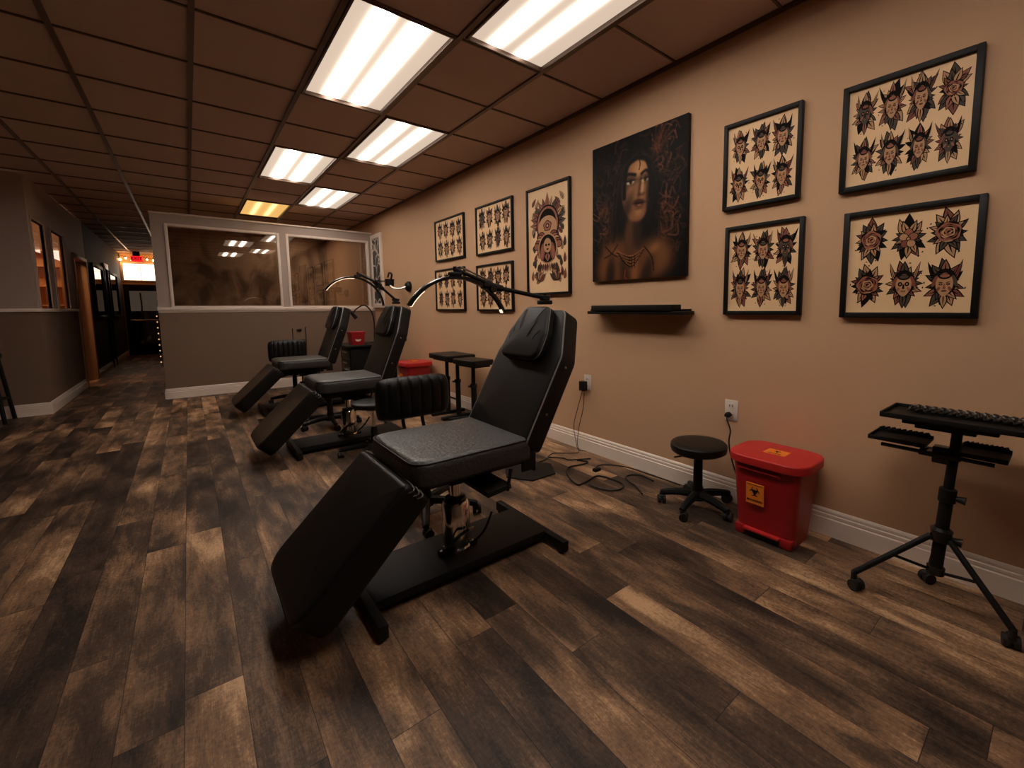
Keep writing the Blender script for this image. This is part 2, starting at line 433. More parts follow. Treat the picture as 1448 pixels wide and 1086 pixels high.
# baseboards
def baseboard(name, pts, side=1):
    """profile swept along straight runs; pts: list of (x0,y0,x1,y1,nx,ny) with outward normal."""
    bm = B()
    prof = [(0, 0), (.018, 0), (.018, .092), (.011, .095), (.011, .099), (.014, .102), (.014, .114), (.008, .117), (.008, .121), (.010, .124), (.009, .132), (.004, .14), (0, .142)]
    for x0, y0, x1, y1, nx, ny in pts:
        a = [bm.verts.new((x0+nx*d, y0+ny*d, z)) for d, z in prof]; b = [bm.verts.new((x1+nx*d, y1+ny*d, z)) for d, z in prof]
        for k in range(len(prof)-1): bm.faces.new((a[k], a[k+1], b[k+1], b[k]))
        bm.faces.new(a); bm.faces.new(list(reversed(b)))
    return struct(name, bm, 'trim', smooth=False)
baseboard('baseboard_right', [(XR, YF, XR, YP, -1, 0)])
baseboard('baseboard_back', [(PX, YP, XR-.016, YP, 0, -1), (PX, YP+.12, PX, YP, -1, 0)])
baseboard('baseboard_left', [(XL, 7.8, XC+.016, 7.8, 0, -1), (XC, 7.8, XC, 10.12, 1, 0), (XC, 11.45, XC, YE, 1, 0)])

# ---------------------------------------------------------------- glazed partition
ZT, ZR = 2.485, 1.235
struct('wall_back', box(B(), PX, XR, YP, YP+.12, 0, ZR-.03), 'wall_low', smooth=False)
bm = B()
box(bm, PX-.012, XR, YP-.03, YP+.14, ZR-.035, ZR+.012, .006)       # rail
box(bm, PX-.002, XR, YP-.008, YP, ZR-.06, ZR-.03, .003)
struct('trim_2', bm, 'trim')
bm = B()
box(bm, PX, -.165, YP, YP+.12, ZR+.012, ZT)                        # left end panel
box(bm, -.165, XR, YP, YP+.12, 2.365, ZT)                          # head
box(bm, 1.125, 1.215, YP, YP+.12, ZR+.012, 2.365)                  # mullion
box(bm, 2.415, XR, YP, YP+.12, ZR+.012, 2.365)
struct('trim_3', bm, 'wall_grey', smooth=False)
def glazed(name, x0, x1):
    z0, z1 = ZR+.012, 2.365; bm = B(); w = .035
    box(bm, x0, x0+w, YP-.014, YP+.06, z0, z1, .004); box(bm, x1-w, x1, YP-.014, YP+.06, z0, z1, .004)
    box(bm, x0+w, x1-w, YP-.014, YP+.06, z1-w, z1, .004); box(bm, x0+w, x1-w, YP-.014, YP+.06, z0, z0+.02, .004)
    f = struct(name, bm, 'trim')
    mk('pane', box(B(), x0+w, x1-w, YP+.025, YP+.031, z0+.02, z1-w), 'glass', f, smooth=False)
glazed('window_1', -.168, 1.128); glazed('window_2', 1.212, 2.42)
bm = B(); box(bm, PX-.01, -.1, YP-.012, YP+.13, ZT-.001, ZT+.02, .004); box(bm, -.1, XR, YP-.02, YP+.14, ZT-.001, ZT+.024, .006)
struct('trim_4', bm, 'trim')
# the room behind the glass
struct('wall_far', box(B(), PX, XR, 11.2, 11.3, 0, H), 'haze_wall', smooth=False)
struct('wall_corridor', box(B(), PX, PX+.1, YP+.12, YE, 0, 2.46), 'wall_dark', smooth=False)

# ---------------------------------------------------------------- left wall with windows, doorway, corridor
bm = B()
box(bm, XL, XC, 7.8, 7.92, 0, 1.21); box(bm, XC-.12, XC, 7.92, 10.2, 0, 1.21)
struct('wall_left', bm, 'wall_low', smooth=False)
bm = B()
box(bm, XL, XC, 7.8, 7.86, 1.21, H)
for y0, y1, z0, z1 in ((8.5, 8.85, 1.21, H), (9.6, 10.2, 1.21, H), (7.86, 8.5, 2.27, H), (8.85, 9.6, 2.27, H), (10.2, 11.4, 2.11, H)): box(bm, XC-.03, XC, y0, y1, z0, z1)
struct('wall_left_upper', bm, 'wall_grey', smooth=False)
bm = B(); box(bm, XL, XC+.022, 7.775, 7.8, 1.2, 1.238, .005); box(bm, XC, XC+.022, 7.8, 10.16, 1.2, 1.238, .005)
struct('trim_5', bm, 'trim')
def side_window(name, y0, y1):
    z0, z1 = 1.238, 2.27; bm = B(); w = .035
    for a in ((y0-w, y0, z0, z1+w), (y1, y1+w, z0, z1+w), (y0, y1, z1, z1+w)): box(bm, XC-.028, XC+.014, a[0], a[1], a[2], a[3], .004)
    box(bm, XC-.03, XC, y0, y1, z0-.03, z0)
    f = struct(name, bm, 'wall_grey')
    mk('pane', box(B(), XC-.02, XC-.015, y0, y1, z0, z1), 'glass_clear', f, smooth=False)
side_window('window_3', 7.90, 8.5); side_window('window_4', 8.85, 9.6)
# lit room behind those windows
bm = B(); box(bm, -3.3, -3.2, 7.92, 11.6, 0, H); box(bm, -3.2, XC-.12, 11.5, 11.6, 0, H)
struct('wall_side_room', bm, 'wall_low', smooth=False)
def shelf_unit(y0, y1, label):
    t = thing('shelf_unit', label, 'shelves', (-1.93, 11.46, 0), -pi/2); h = (y1-y0)/2
    mk('back_panel', box(B(), 0, .02, -h, h, 0, 2.2), 'shelf_warm', t, smooth=False)
    for z in (.5, .9, 1.3, 1.62, 1.95, 2.2): mk('shelf', box(B(), .02, .34, -h, h, z-.012, z+.012, .003), 'shelf_warm', t)
    for s in (-h, h-.02): mk('side_panel', box(B(), .02, .34, s, s+.02, 0, 2.21, .002), 'shelf_warm', t)
    return t
shelf_unit(0, .95, 'warmly lit wooden shelves seen through the windows of the left wall')
lt = bpy.data.lights.new('side_room_bulb', 'POINT'); lt.energy = 34; lt.color = (1, .62, .34); lt.shadow_soft_size = .12
lo = bpy.data.objects.new('side_room_bulb', lt); C.objects.link(lo); lo.location = (-2.1, 10.2, 2.5)

# doorway with orange jamb
bm = B()
box(bm, XC-.14, XC+.02, 11.28, 11.4, 0, 2.05, .006); box(bm, XC-.14, XC+.02, 10.2, 10.26, 0, 2.05, .006); box(bm, XC-.14, XC+.02, 10.2, 11.4, 2.05, 2.11, .006)
struct('door_1', bm, 'jamb')
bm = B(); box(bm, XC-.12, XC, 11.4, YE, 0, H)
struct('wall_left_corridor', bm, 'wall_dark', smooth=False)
# dark framed mirrors along the corridor
def mirror(y0, y1, label):
    t = thing('wall_mirror', label, 'mirror', (XC, (y0+y1)/2, 1.55)); h = (y1-y0)/2; f = B()
    for a in ((-h, -h+.06, -.5, .55), (h-.06, h, -.5, .55), (-h+.06, h-.06, -.5, -.44), (-h+.06, h-.06, .49, .55)): box(f, .0, .035, *a, .004)
    mk('frame', f, 'frame', t); mk('glass', box(B(), .0, .015, -h+.06, h-.06, -.44, .49), 'glass_dark', t, smooth=False)
mirror(11.9, 13.2, 'tall dark framed mirror on the corridor wall beyond the orange doorway')
mirror(14.2, 15.6, 'dark framed mirror on the corridor wall nearest the end door')
t = tag(thing('door_3', None, None, (XC, 13.7, 0)), kind='structure'); bm = B()
box(bm, 0, .03, -.3, -.22, 0, 2.1, .004); box(bm, 0, .03, .22, .3, 0, 2.1, .004); mk('post', bm, 'frame', t); mk('head', box(B(), 0, .035, -.32, .32, 2.1, 2.22, .004), 'trim', t)

# corridor end: wall, transom, door, exit sign, bulbs
x0, x1 = XC, PX
bm = B()
box(bm, x0, -1.31+.02, YE, YE+.12, 0, H); box(bm, x0, x1, YE, YE+.12, 2.52, H); box(bm, -.52, x1, YE, YE+.12, 0, 2.52); box(bm, -1.29, -.52, YE, YE+.12, 1.92, 2.0)
struct('wall_end', bm, 'wall', smooth=False)
bm = B()
for a in ((-1.29, -1.25, 2.0, 2.52), (-.56, -.52, 2.0, 2.52), (-1.25, -.56, 2.0, 2.04), (-1.25, -.56, 2.48, 2.52), (-.915, -.905, 2.04, 2.48), (-1.25, -.56, 2.235, 2.243)): box(bm, a[0], a[1], YE-.01, YE+.06, a[2], a[3], .002)
w = struct('window_5', bm, 'trim')
mk('pane', box(B(), -1.25, -.56, YE+.03, YE+.036, 2.04, 2.48), 'glass_clear', w, smooth=False)
tag(mk('sky_panel', box(B(), -2.2, .4, YE+.55, YE+.56, 1.2, 3.2), 'sky', smooth=False), kind='structure').name = 'window_5_daylight'
bm = B()
for a in ((-1.29, -1.18, 0, 1.92), (-.63, -.52, 0, 1.92), (-1.18, -.63, 0, .3), (-1.18, -.63, 1.75, 1.92)): box(bm, a[0], a[1], YE, YE+.05, a[2], a[3], .003)
d = struct('door_2', bm, 'black')
mk('pane', box(B(), -1.18, -.63, YE+.02, YE+.03, .3, 1.75), 'glass_dark', d, smooth=False)
mk('push_bar', tube(B(), [(-1.2, YE-.05, .95), (-.6, YE-.05, .95)], .018), 'steel', d)
mk('handle', tube(B(), [(-.98, YE-.06, 1.05), (-.95, YE-.07, 1.3), (-.96, YE-.06, 1.7)], .02), 'chrome', d)
ex = thing('exit_sign', 'lit red exit sign hanging at the corridor end', 'sign', (-.93, 16.2, 2.57))
mk('housing', box(B(), -.11, .11, -.03, .03, -.075, .065, .008), 'exit', ex); mk('bracket', box(B(), -.07, .07, -.02, .02, .065, .18, .004), 'black', ex)
me = text_mesh('EXIT', .10, Matrix.Translation((0, -.032, 0)) @ Matrix.Rotation(pi/2, 4, 'X')); me.materials.append(M['exitletter'])
link('lettering', me, ex)
for i, (x, z, r) in enumerate(((-1.27, 2.56, .03), (-1.16, 2.6, .024), (-.62, 2.57, .028), (-.75, 2.59, .018), (-1.06, 2.55, .012))):
    t = thing('string_bulb', ['leftmost warm bulb above the corridor transom', 'warm bulb just left of the red exit sign', 'warm bulb right of the red exit sign, by the partition', 'small warm bulb close to the right of the exit sign', 'tiny warm bulb hanging beside the exit sign'][i], 'light bulb', (x, 16.6, z), 0, 'warm bulbs above the corridor end')
    mk('bulb', lathe(B(), [(0, -r), (r*.7, -r*.7), (r, 0), (r*.7, r*.7), (r*.4, r*1.1)], seg=12), 'bulb', t); mk('socket', cyl(B(), (0, 0, r), (0, 0, r+.04), .01, seg=8), 'black', t)
tag(mk('bulb_cord', tube(B(), spline([(-1.29, 16.6, 2.68), (-1.1, 16.6, 2.63), (-.9, 16.6, 2.66), (-.7, 16.6, 2.62), (-.42, 16.6, 2.7)]), .006, 6), 'cord'), 'black cord of warm bulbs strung across the corridor end', 'cord')

ls = thing('light_string', 'string of tiny warm lights down the corridor side of the partition', 'string lights', (PX-.02, 8.09, 0))
mk('wire', tube(B(), spline([(0, 0, 1.19), (.006, .02, .95), (-.004, 0, .7), (.004, .01, .45)]), .003, 6), 'cord', ls)
for k in range(9): mk('bulb', lathe(B(), [(0, -.011), (.009, 0), (0, .011)], (-.006, 0, 1.13-.078*k), 8), 'tinybulb', ls)
wr = thing('mounted_wire_rack', 'small wire rack on the partition wall above the farthest stool', 'rack', (1.31, YP, .75))
mk('back_wire', tube(B(), [(-.09, -.006, -.1), (-.09, -.006, .16)], .006, 6), 'black', wr); mk('back_wire', tube(B(), [(.09, -.006, -.1), (.09, -.006, .18)], .006, 6), 'black', wr)
mk('cross_wire', tube(B(), [(-.09, -.012, -.02), (.09, -.012, -.02)], .005, 6), 'black', wr); mk('holder', box(B(), -.035, .03, -.03, 0, .12, .15, .004), 'black', wr)

# ---------------------------------------------------------------- tattoo chairs
CX, CY = .9, 1.86
def L(x, z, y=0): return V((x-CX, y, z))
def build_chair():
    t = thing('tattoo_chair', 'large black tattoo chair in the foreground, closest to the camera', 'tattoo chair', (CX, CY, 0), 0, 'black reclining tattoo chairs in a row')
    # base
    mk('base_plate', box(B(), -.43, .43, -.165, .165, .03, .068, .004), 'black', t)
    for x, n in ((-.445, 0), (.42, 1)):
        f = mk('foot_bar', box(B(), x-.017, x+.017, -.315, .30, .014, .066, .002), 'black', t)
        for y in (-.28, .28): mk('rubber_foot', lathe(B(), [(0, 0), (.013, 0), (.015, .004), (.015, .014), (0, .014)], (x, y, 0), 16), 'rubber', f)
    mk('hydraulic_cylinder', lathe(B(), [(0, .066), (.068, .066), (.068, .078), (.061, .084), (.064, .12), (.064, .285), (.054, .30), (0, .30)], seg=12), 'chrome', t)
    mk('collar', lathe(B(), [(0, .297), (.050, .297), (.053, .307), (.047, .318), (.028, .322), (0, .322)]), 'blackgloss', t)
    mk('piston', cyl(B(), (0, 0, .32), (0, 0, .47), .024), 'chrome', t)
    p = mk('pump_pedal', tube(B(), spline([(-.08, -.03, .10), (-.09, -.08, .12), (-.04, -.10, .17), (.03, -.075, .175)]), .008, 8), 'black', t)
    mk('pedal_link', tube(B(), spline([(.05, -.07, .10), (.1, -.09, .15), (.16, -.06, .21)]), .006, 8), 'black', p)
    mk('hose_clip', box(B(), .005, .05, -.085, -.075, .168, .182, .002), 'steel', p)
    mk('valve', lathe(B(), [(0, .066), (.016, .066), (.02, .075), (.016, .09), (0, .094)], (-.085, -.02, 0), 14), 'blackgloss', t); mk('valve', lathe(B(), [(0, .066), (.014, .066), (.018, .075), (.014, .088), (0, .092)], (.075, -.03, 0), 14), 'blackgloss', t)
    # carriage under the seat
    bm = B(); box(bm, -.17, .2, -.13, .13, .44, .505, .006); box(bm, -.25, .28, -.2, -.15, .47, .505, .004); box(bm, -.25, .28, .15, .2, .47, .505, .004); box(bm, -.05, .05, -.06, .06, .395, .44, .006)
    mk('seat_frame', bm, 'black', t)
    bm = B(); box(bm, .0, .12, -.29, .05, 0, .022, .003, mtx=Matrix.Translation((.01, 0, .40)) @ Matrix.Rotation(radians(-6), 4, 'Y'))
    tube(bm, [L(1.03, .50, -.285), L(1.01, .405, -.285)], .008, 8); tube(bm, [L(1.06, .44, -.10), L(1.06, .47, -.10)], .012, 8)
    mk('tilt_bracket', bm, 'black', t)
    # seat
    Z0 = .505; so = rpoly([(-.30, -.28), (.25, -.28), (.25, .28), (-.30, .28)], [.09, .03, .03, .09])
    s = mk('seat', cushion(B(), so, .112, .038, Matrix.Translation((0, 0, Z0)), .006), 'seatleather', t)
    bm = B(); piping(bm, so, .10, .006, Matrix.Translation((0, 0, Z0))); piping(bm, so, .014, .004, Matrix.Translation((0, 0, Z0)), .003)
    mk('piping', bm, 'leather', s)
    # backrest: local x = width (y), local y = along the back, local z = front normal
    o = L(1.105, .575); a = V((.34, 0, .605)).normalized(); n = V((-a.z, 0, a.x)); th = .105
    mb = axes(o-n*th, V((0, 1, 0)), a, n)
    bo = rpoly([(-.28, 0), (.28, 0), (.28, .46), (.165, .715), (-.165, .715), (-.28, .46)], [.03, .03, .1, .06, .06, .1])
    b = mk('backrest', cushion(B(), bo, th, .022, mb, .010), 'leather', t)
    bm = B(); piping(bm, bo, th-.008, .006, mb, .004); piping(bm, bo, .014, .003, mb, .003); mk('piping', bm, 'piping', b)
    for yy in (.18, .42): mk('screw', lathe(B(), [(0, 0), (.006, 0), (.006, .003), (.003, .005), (0, .005)], tuple(o-n*.05+a*yy+V((0, -.28, 0))), 12, mtx=Matrix.Rotation(pi/2, 4, 'X')), 'steel', b)
    # hinge between seat and back
    for y0 in (-.272, .262): mk('hinge_plate', box(B(), .20, .27, y0, y0+.01, .46, .55, .003), 'black', t)
    # pillow
    po = rpoly([(-.175, .405), (.175, .405), (.165, .55), (.10, .705), (-.10, .705), (-.165, .55)], [.075, .075, .08, .05, .05, .08], 8)
    mp = axes(o, V((0, 1, 0)), a, n)
    pm = cushion(B(), po, .058, .022, mp, .010)
    pl = mk('head_pillow', pm, 'leather', t)
    bm = B(); piping(bm, po, .040, .003, mp, .0035); mk('piping', bm, 'piping', pl)
    bm = B()
    for y0, y1, s0, s1 in ((-.10, -.06, .60, .69), (-.07, -.045, .52, .62), (.07, .05, .56, .68), (.105, .085, .54, .62), (.125, .1, .50, .58), (-.12, -.1, .5, .56)):
        mk('wrinkle', tube(B(), spline([mp @ V((y0, s1, .0615)), mp @ V(((y0+y1)/2+.004, (s0+s1)/2, .0685)), mp @ V((y1, s0, .0685))], 4), [.0008]+[.0022]*7+[.0008], 6), 'leather', pl)
    # leg rest
    d = V((-.705, 0, -.709)); n = V((-.709, 0, .705)); o = L(.575, .556); th = .13
    ml = axes(o-n*th, V((0, 1, 0)), d, n)
    lo_ = rpoly([(-.28, 0), (.28, 0), (.28, .572), (-.28, .572)], [.03, .03, .10, .10], 8)
    l = mk('leg_rest', cushion(B(), lo_, th, .025, ml, .010), 'leather', t)
    bm = B(); piping(bm, lo_, th-.01, .006, ml, .003); mk('piping', bm, 'leather', l)
    bm = B()
    for k, zz in enumerate((.055, .075, .1)): tube(bm, spline([ml @ V((-.275, .03, zz)), ml @ V((-.255, -.004, zz)), ml @ V((.255, -.004, zz)), ml @ V((.275, .03, zz))], 5), .0026, 6)
    mk('zipper', bm, 'piping', l)
    bm = B(); tube(bm, [L(.58, .44, -.12), L(.82, .47, -.12)], .015, 8); tube(bm, [L(.58, .44, .12), L(.82, .47, .12)], .015, 8); tube(bm, [L(.5, .36, 0), L(.84, .45, 0)], .014, 8); box(bm, -.31, -.27, -.2, .2, .455, .475, .003)
    mk('leg_rest_strut', bm, 'black', t)
    kb = lathe(B(), [(0, -.03), (.02, -.03), (.024, -.01), (.024, .01), (.01, .02), (.01, .05)], tuple(L(.42, .30, -.02)), 14, mtx=Matrix.Rotation(radians(48), 4, 'Y')); mk('knob', kb, 'rubber', l)
    return t
chair = build_chair()
CH = [(.145, 2.40), (.13, 4.32)]
def raise_back(c, deg):                     # the backs of the two rear chairs stand more upright
    p = Matrix.Translation(L(1.14, .55)); m = p @ Matrix.Rotation(radians(-deg), 4, 'Y') @ p.inverted()
    for ch in c.children:
        if ch.name.split('.')[0] in ('backrest', 'head_pillow'): ch.matrix_local = m
c2 = dup(chair, (CX+CH[0][0], CY+CH[0][1], 0), None, 'middle black tattoo chair of the row, behind the foreground chair'); raise_back(c2, 8)
c3 = dup(chair, (CX+CH[1][0], CY+CH[1][1], 0), None, 'smallest, farthest black tattoo chair, nearest the glazed partition'); raise_back(c3, 9)

# arc lamps clamped on the chair backs (local origin at the clamp foot)
def arc_lamp(loc, pts, label, lit):
    base, joint, tip, arc = pts
    t = thing('arc_lamp', label, 'lamp', loc, 0, 'half-moon lamps clamped to the tattoo chairs'); o = V(loc)
    R = lambda p: V(p)-o
    bm = B(); box(bm, -.03, .03, -.03, .03, .0, .022, .004); box(bm, -.02, .02, -.022, .022, .022, .034, .004); tube(bm, [(0, 0, .03), (0, 0, .055)], .009, 10); tube(bm, [(-.035, 0, .04), (.03, 0, .04)], .011, 10)
    mk('clamp', bm, 'black', t)
    bp = R(base); jp = R(joint); tp = R(tip)
    mk('lower_arm', tube(B(), [bp, jp], .011, 10), 'black', t); 
    up = mk('upper_arm', tube(B(), [jp+V((.03, -.012, -.004)), tp], .009, 10), 'black', t)
    mk('tension_rod', tube(B(), [jp+V((0, -.012, .02)), tp+V((.02, 0, .014))], .004, 8), 'steel', up)
    bm = B(); e = (jp-bp).normalized(); tube(bm, [jp-e*.06, jp+e*.05], [.017, .022], 12); tube(bm, [jp+V((0, -.025, -.012)), jp+V((0, .025, -.012))], .018, 12); mk('joint', bm, 'blackgloss', t)
    A = [R(p) for p in arc]
    # circle arc through three points in the x-z plane
    (x1, y1), (x2, y2), (x3, y3) = [(p.x, p.z) for p in A]
    dd = 2*(x1*(y2-y3)+x2*(y3-y1)+x3*(y1-y2))
    ux = ((x1*x1+y1*y1)*(y2-y3)+(x2*x2+y2*y2)*(y3-y1)+(x3*x3+y3*y3)*(y1-y2))/dd
    uz = ((x1*x1+y1*y1)*(x3-x2)+(x2*x2+y2*y2)*(x1-x3)+(x3*x3+y3*y3)*(x2-x1))/dd
    r = sqrt((x1-ux)**2+(y1-uz)**2); a0 = math.atan2(y1-uz, x1-ux); a1 = math.atan2(y3-uz, x3-ux); yy = A[1].y
    def arcbox(f0, f1, ro, ri, hw, n):
        bm = B(); rings = []
        for k in range(n+1):
            a = a0+(a1-a0)*(f0+(f1-f0)*k/n); c, s = cos(a), sin(a)
            rings.append([bm.verts.new((ux+q*c, yy+w, uz+q*s)) for q, w in ((ri, -hw), (ro-.003, -hw), (ro, -hw*.5), (ro, hw*.5), (ro-.003, hw), (ri, hw))])
        for p, q in zip(rings, rings[1:]):
            for k in range(6): bm.faces.new((p[k], p[(k+1) % 6], q[(k+1) % 6], q[k]))
        bm.faces.new(rings[0]); bm.faces.new(list(reversed(rings[-1]))); return bm
    arcm = mk('light_arc', arcbox(0, 1, r+.008, r-.008, .014, 40), 'blackgloss', t)
    for f0, f1 in lit: mk('led_strip', arcbox(f0, f1, r-.0082, r-.012, .0125, 24), 'led', arcm)
    bm = B(); box(bm, tp.x-.03, tp.x+.03, tp.y-.018, tp.y+.018, uz+r+.006, uz+r+.024, .006); tube(bm, [(tp.x, tp.y, uz+r+.02), tuple(tp+V((0, 0, .012)))], .008, 10); mk('bracket', bm, 'black', t)
zt = 1.222
arc_lamp((1.452, 1.86, zt), [(1.455, 1.86, zt+.035), (1.125, 1.86, 1.309), (.935, 1.86, 1.382), [(.716, 1.86, 1.218), (.935, 1.86, 1.345), (1.191, 1.86, 1.185)]], 'black half-moon lamp clamped to the foreground chair, mostly unlit', [(0., .16), (.97, 1.)])
arc_lamp((1.518, 4.26, zt+.03), [(1.52, 4.26, zt+.065), (1.36, 4.26, 1.43), (1.185, 4.26, 1.525), [(.915, 4.26, 1.375), (1.13, 4.26, 1.49), (1.40, 4.26, 1.235)]], 'glowing half-moon lamp clamped to the middle tattoo chair', [(0., .42)])

# ---------------------------------------------------------------- stools
def caster(bm, x, y, h, ang, r=.025):
    c, s = cos(ang), sin(ang)
    tube(bm, [(x, y, h), (x, y, r*1.9)], .012, 10)
    px, py = x+c*.012, y+s*.012
    for k in (-1, 1):
        q = V((px-s*.014*k, py+c*.014*k, r)); tube(bm, [q-V((-s*.009, c*.009, 0)), q+V((-s*.009, c*.009, 0))], r, 16)
    box(bm, -.02, .02, -.012, .012, r*.9, r*2.0, .004, mtx=Matrix.Translation((px, py, 0)) @ Matrix.Rotation(ang, 4, 'Z'))

def ribbed_back(w, h, t, ribs):
    bm = B(); nx, nz = ribs*8, 18; g = {}
    for sd in (0, 1):
        for i in range(nx+1):
            for j in range(nz+1):
                u = -1+2*i/nx; v = -1+2*j/nz
                e = max(0, 1-abs(u)**6)**.5*max(0, 1-abs(v)**4)**.5
                q = abs(sin(pi*(u+1)/2*ribs)); gr = .80+.20*min(1, q*1.6)**.6
                y = -t*e*gr if sd == 0 else t*.7*e
                x = w*u*sqrt(1-.10*v**4); z = h*v*sqrt(1-.30*u**6)
                edge = i in (0, nx) or j in (0, nz)
                g[sd, i, j] = g[0, i, j] if (sd and edge) else bm.verts.new((x, y+.018*u*u*0, z))
    for sd in (0, 1):
        for i in range(nx):
            for j in range(nz):
                try: bm.faces.new((g[sd, i, j], g[sd, i+1, j], g[sd, i+1, j+1], g[sd, i, j+1]))
                except ValueError: pass
    return bm

def stool(loc, label, R=.25, zs=.41, rs=.175, th=.062, a0=0., back=None, lever=True, chrome=False, group='round black rolling stools'):
    t = thing('rolling_stool', label, 'stool', loc, 0, group)
    mk('seat', lathe(B(), [(0, zs-th), (rs*.86, zs-th), (rs*.97, zs-th*.8), (rs, zs-th*.5), (rs*.985, zs-th*.2), (rs*.93, zs-.004), (rs*.7, zs), (0, zs+.002)], seg=40), 'leather', t)
    mk('seat_plate', lathe(B(), [(0, zs-th-.02), (.07, zs-th-.02), (.07, zs-th), (0, zs-th)], seg=20), 'black', t)
    mk('column', lathe(B(), [(0, .12), (.014, .12), (.014, zs-th-.015), (0, zs-th-.015)], seg=16), 'chrome' if chrome else 'black', t)
    zc = zs-th-.05 if not chrome else .22
    mk('column_cover', lathe(B(), [(0, .06), (.036, .06), (.034, .12), (.028, .14), (.026, zc), (.02, zc+.02), (0, zc+.02)], seg=20), 'black', t)
    mk('hub', lathe(B(), [(0, .055), (.045, .055), (.05, .08), (.04, .105), (0, .11)], seg=20), 'black', t)
    if lever: mk('lever', tube(B(), [(0, 0, zs-th-.012), (-.10*cos(.6), .10*sin(.6), zs-th-.02), (-.15*cos(.6), .15*sin(.6), zs-th-.026)], .005, 8), 'black', t)
    for k in range(5):
        a = a0+2*pi*k/5; c, s = cos(a), sin(a)
        bm = B(); pts = spline([(c*.03, s*.03, .085), (c*R*.5, s*R*.5, .082), (c*R*.92, s*R*.92, .066), (c*R, s*R, .06)], 5)
        tube(bm, pts, [.027-.011*i/(len(pts)-1) for i in range(len(pts))], 8)
        l = mk('leg', bm, 'black', t)
        cb = B(); caster(cb, c*R, s*R, .06, a+1.9); mk('caster', cb, 'rubber', l)
    if back:
        bx, by, bz, w, h, rz, ribs, q = back
        mtx = Matrix.Translation((bx, by, bz)) @ Matrix.Rotation(rz, 4, 'Z')
        rb = ribbed_back(w, h, .05, ribs); rb.transform(mtx); mk('ribbed_backrest', rb, 'leather', t, ang=60)
        bm = B()
        for x in (-.06, .06):
            tube(bm, spline([mtx @ V((x, .02, -h*.7)), mtx @ V((x, .03, -h*1.15)), V((bx+x, by*.75, zs-th-.02)), V((x, by*.2, zs-th-.008))], 5), .011, 8)
        mk('back_support', bm, 'black', t)
    return t
stool((2.25, 1.41, 0), 'low round black stool beside the red bin', R=.215, zs=.405, rs=.165, a0=2.05)
stool((.985, 2.42, 0), 'black stool whose ribbed backrest shows behind the foreground chair', R=.3, zs=.48, rs=.17, a0=-.72, back=(.015, .16, .675, .225, .128, 0, 7, 0), group='stools with ribbed backs')
stool((1.0, 6.62, 0), 'black stool whose ribbed backrest shows beside the farthest tattoo chair', R=.28, zs=.44, rs=.17, a0=.3, back=(-.04, .12, .665, .22, .145, 0, 8, 0), group='stools with ribbed backs')
stool((1.10, 3.72, 0), 'round stool on a chrome post between foreground and middle tattoo chairs', R=.26, zs=.455, rs=.165, th=.05, a0=.2, chrome=True)
stool((1.05, 5.0, 0), 'stool with five-star base standing just behind the middle tattoo chair', R=.27, zs=.46, rs=.165, a0=.9)

# ---------------------------------------------------------------- red biohazard bins
def biohazard(bm, s, mtx):
    """three open rings round a centre ring: the common warning sign, flat strips."""
    def ring(cx, cy, ro, ri, a0, a1, n=26, taper=0):
        pv = None
        for k in range(n+1):
            a = a0+(a1-a0)*k/n; q = 1-taper*abs(2*k/n-1)**3; w = (ro-ri)*q; m_ = ri
            p = [bm.verts.new(mtx @ V((cx+(m_+w)*cos(a)*1, cy+(m_+w)*sin(a), 0))), bm.verts.new(mtx @ V((cx+m_*cos(a), cy+m_*sin(a), 0)))]
            if pv: bm.faces.new((pv[0], pv[1], p[1], p[0]))
            pv = p
    for k in range(3):
        a = pi/2+k*2*pi/3; ring(.44*s*cos(a), .44*s*sin(a), .56*s, .38*s, a+radians(42), a+radians(318), 26, .75)
    ring(0, 0, .36*s, .26*s, 0, 2*pi)
    ring(0, 0, .13*s, .02*s, 0, 2*pi)
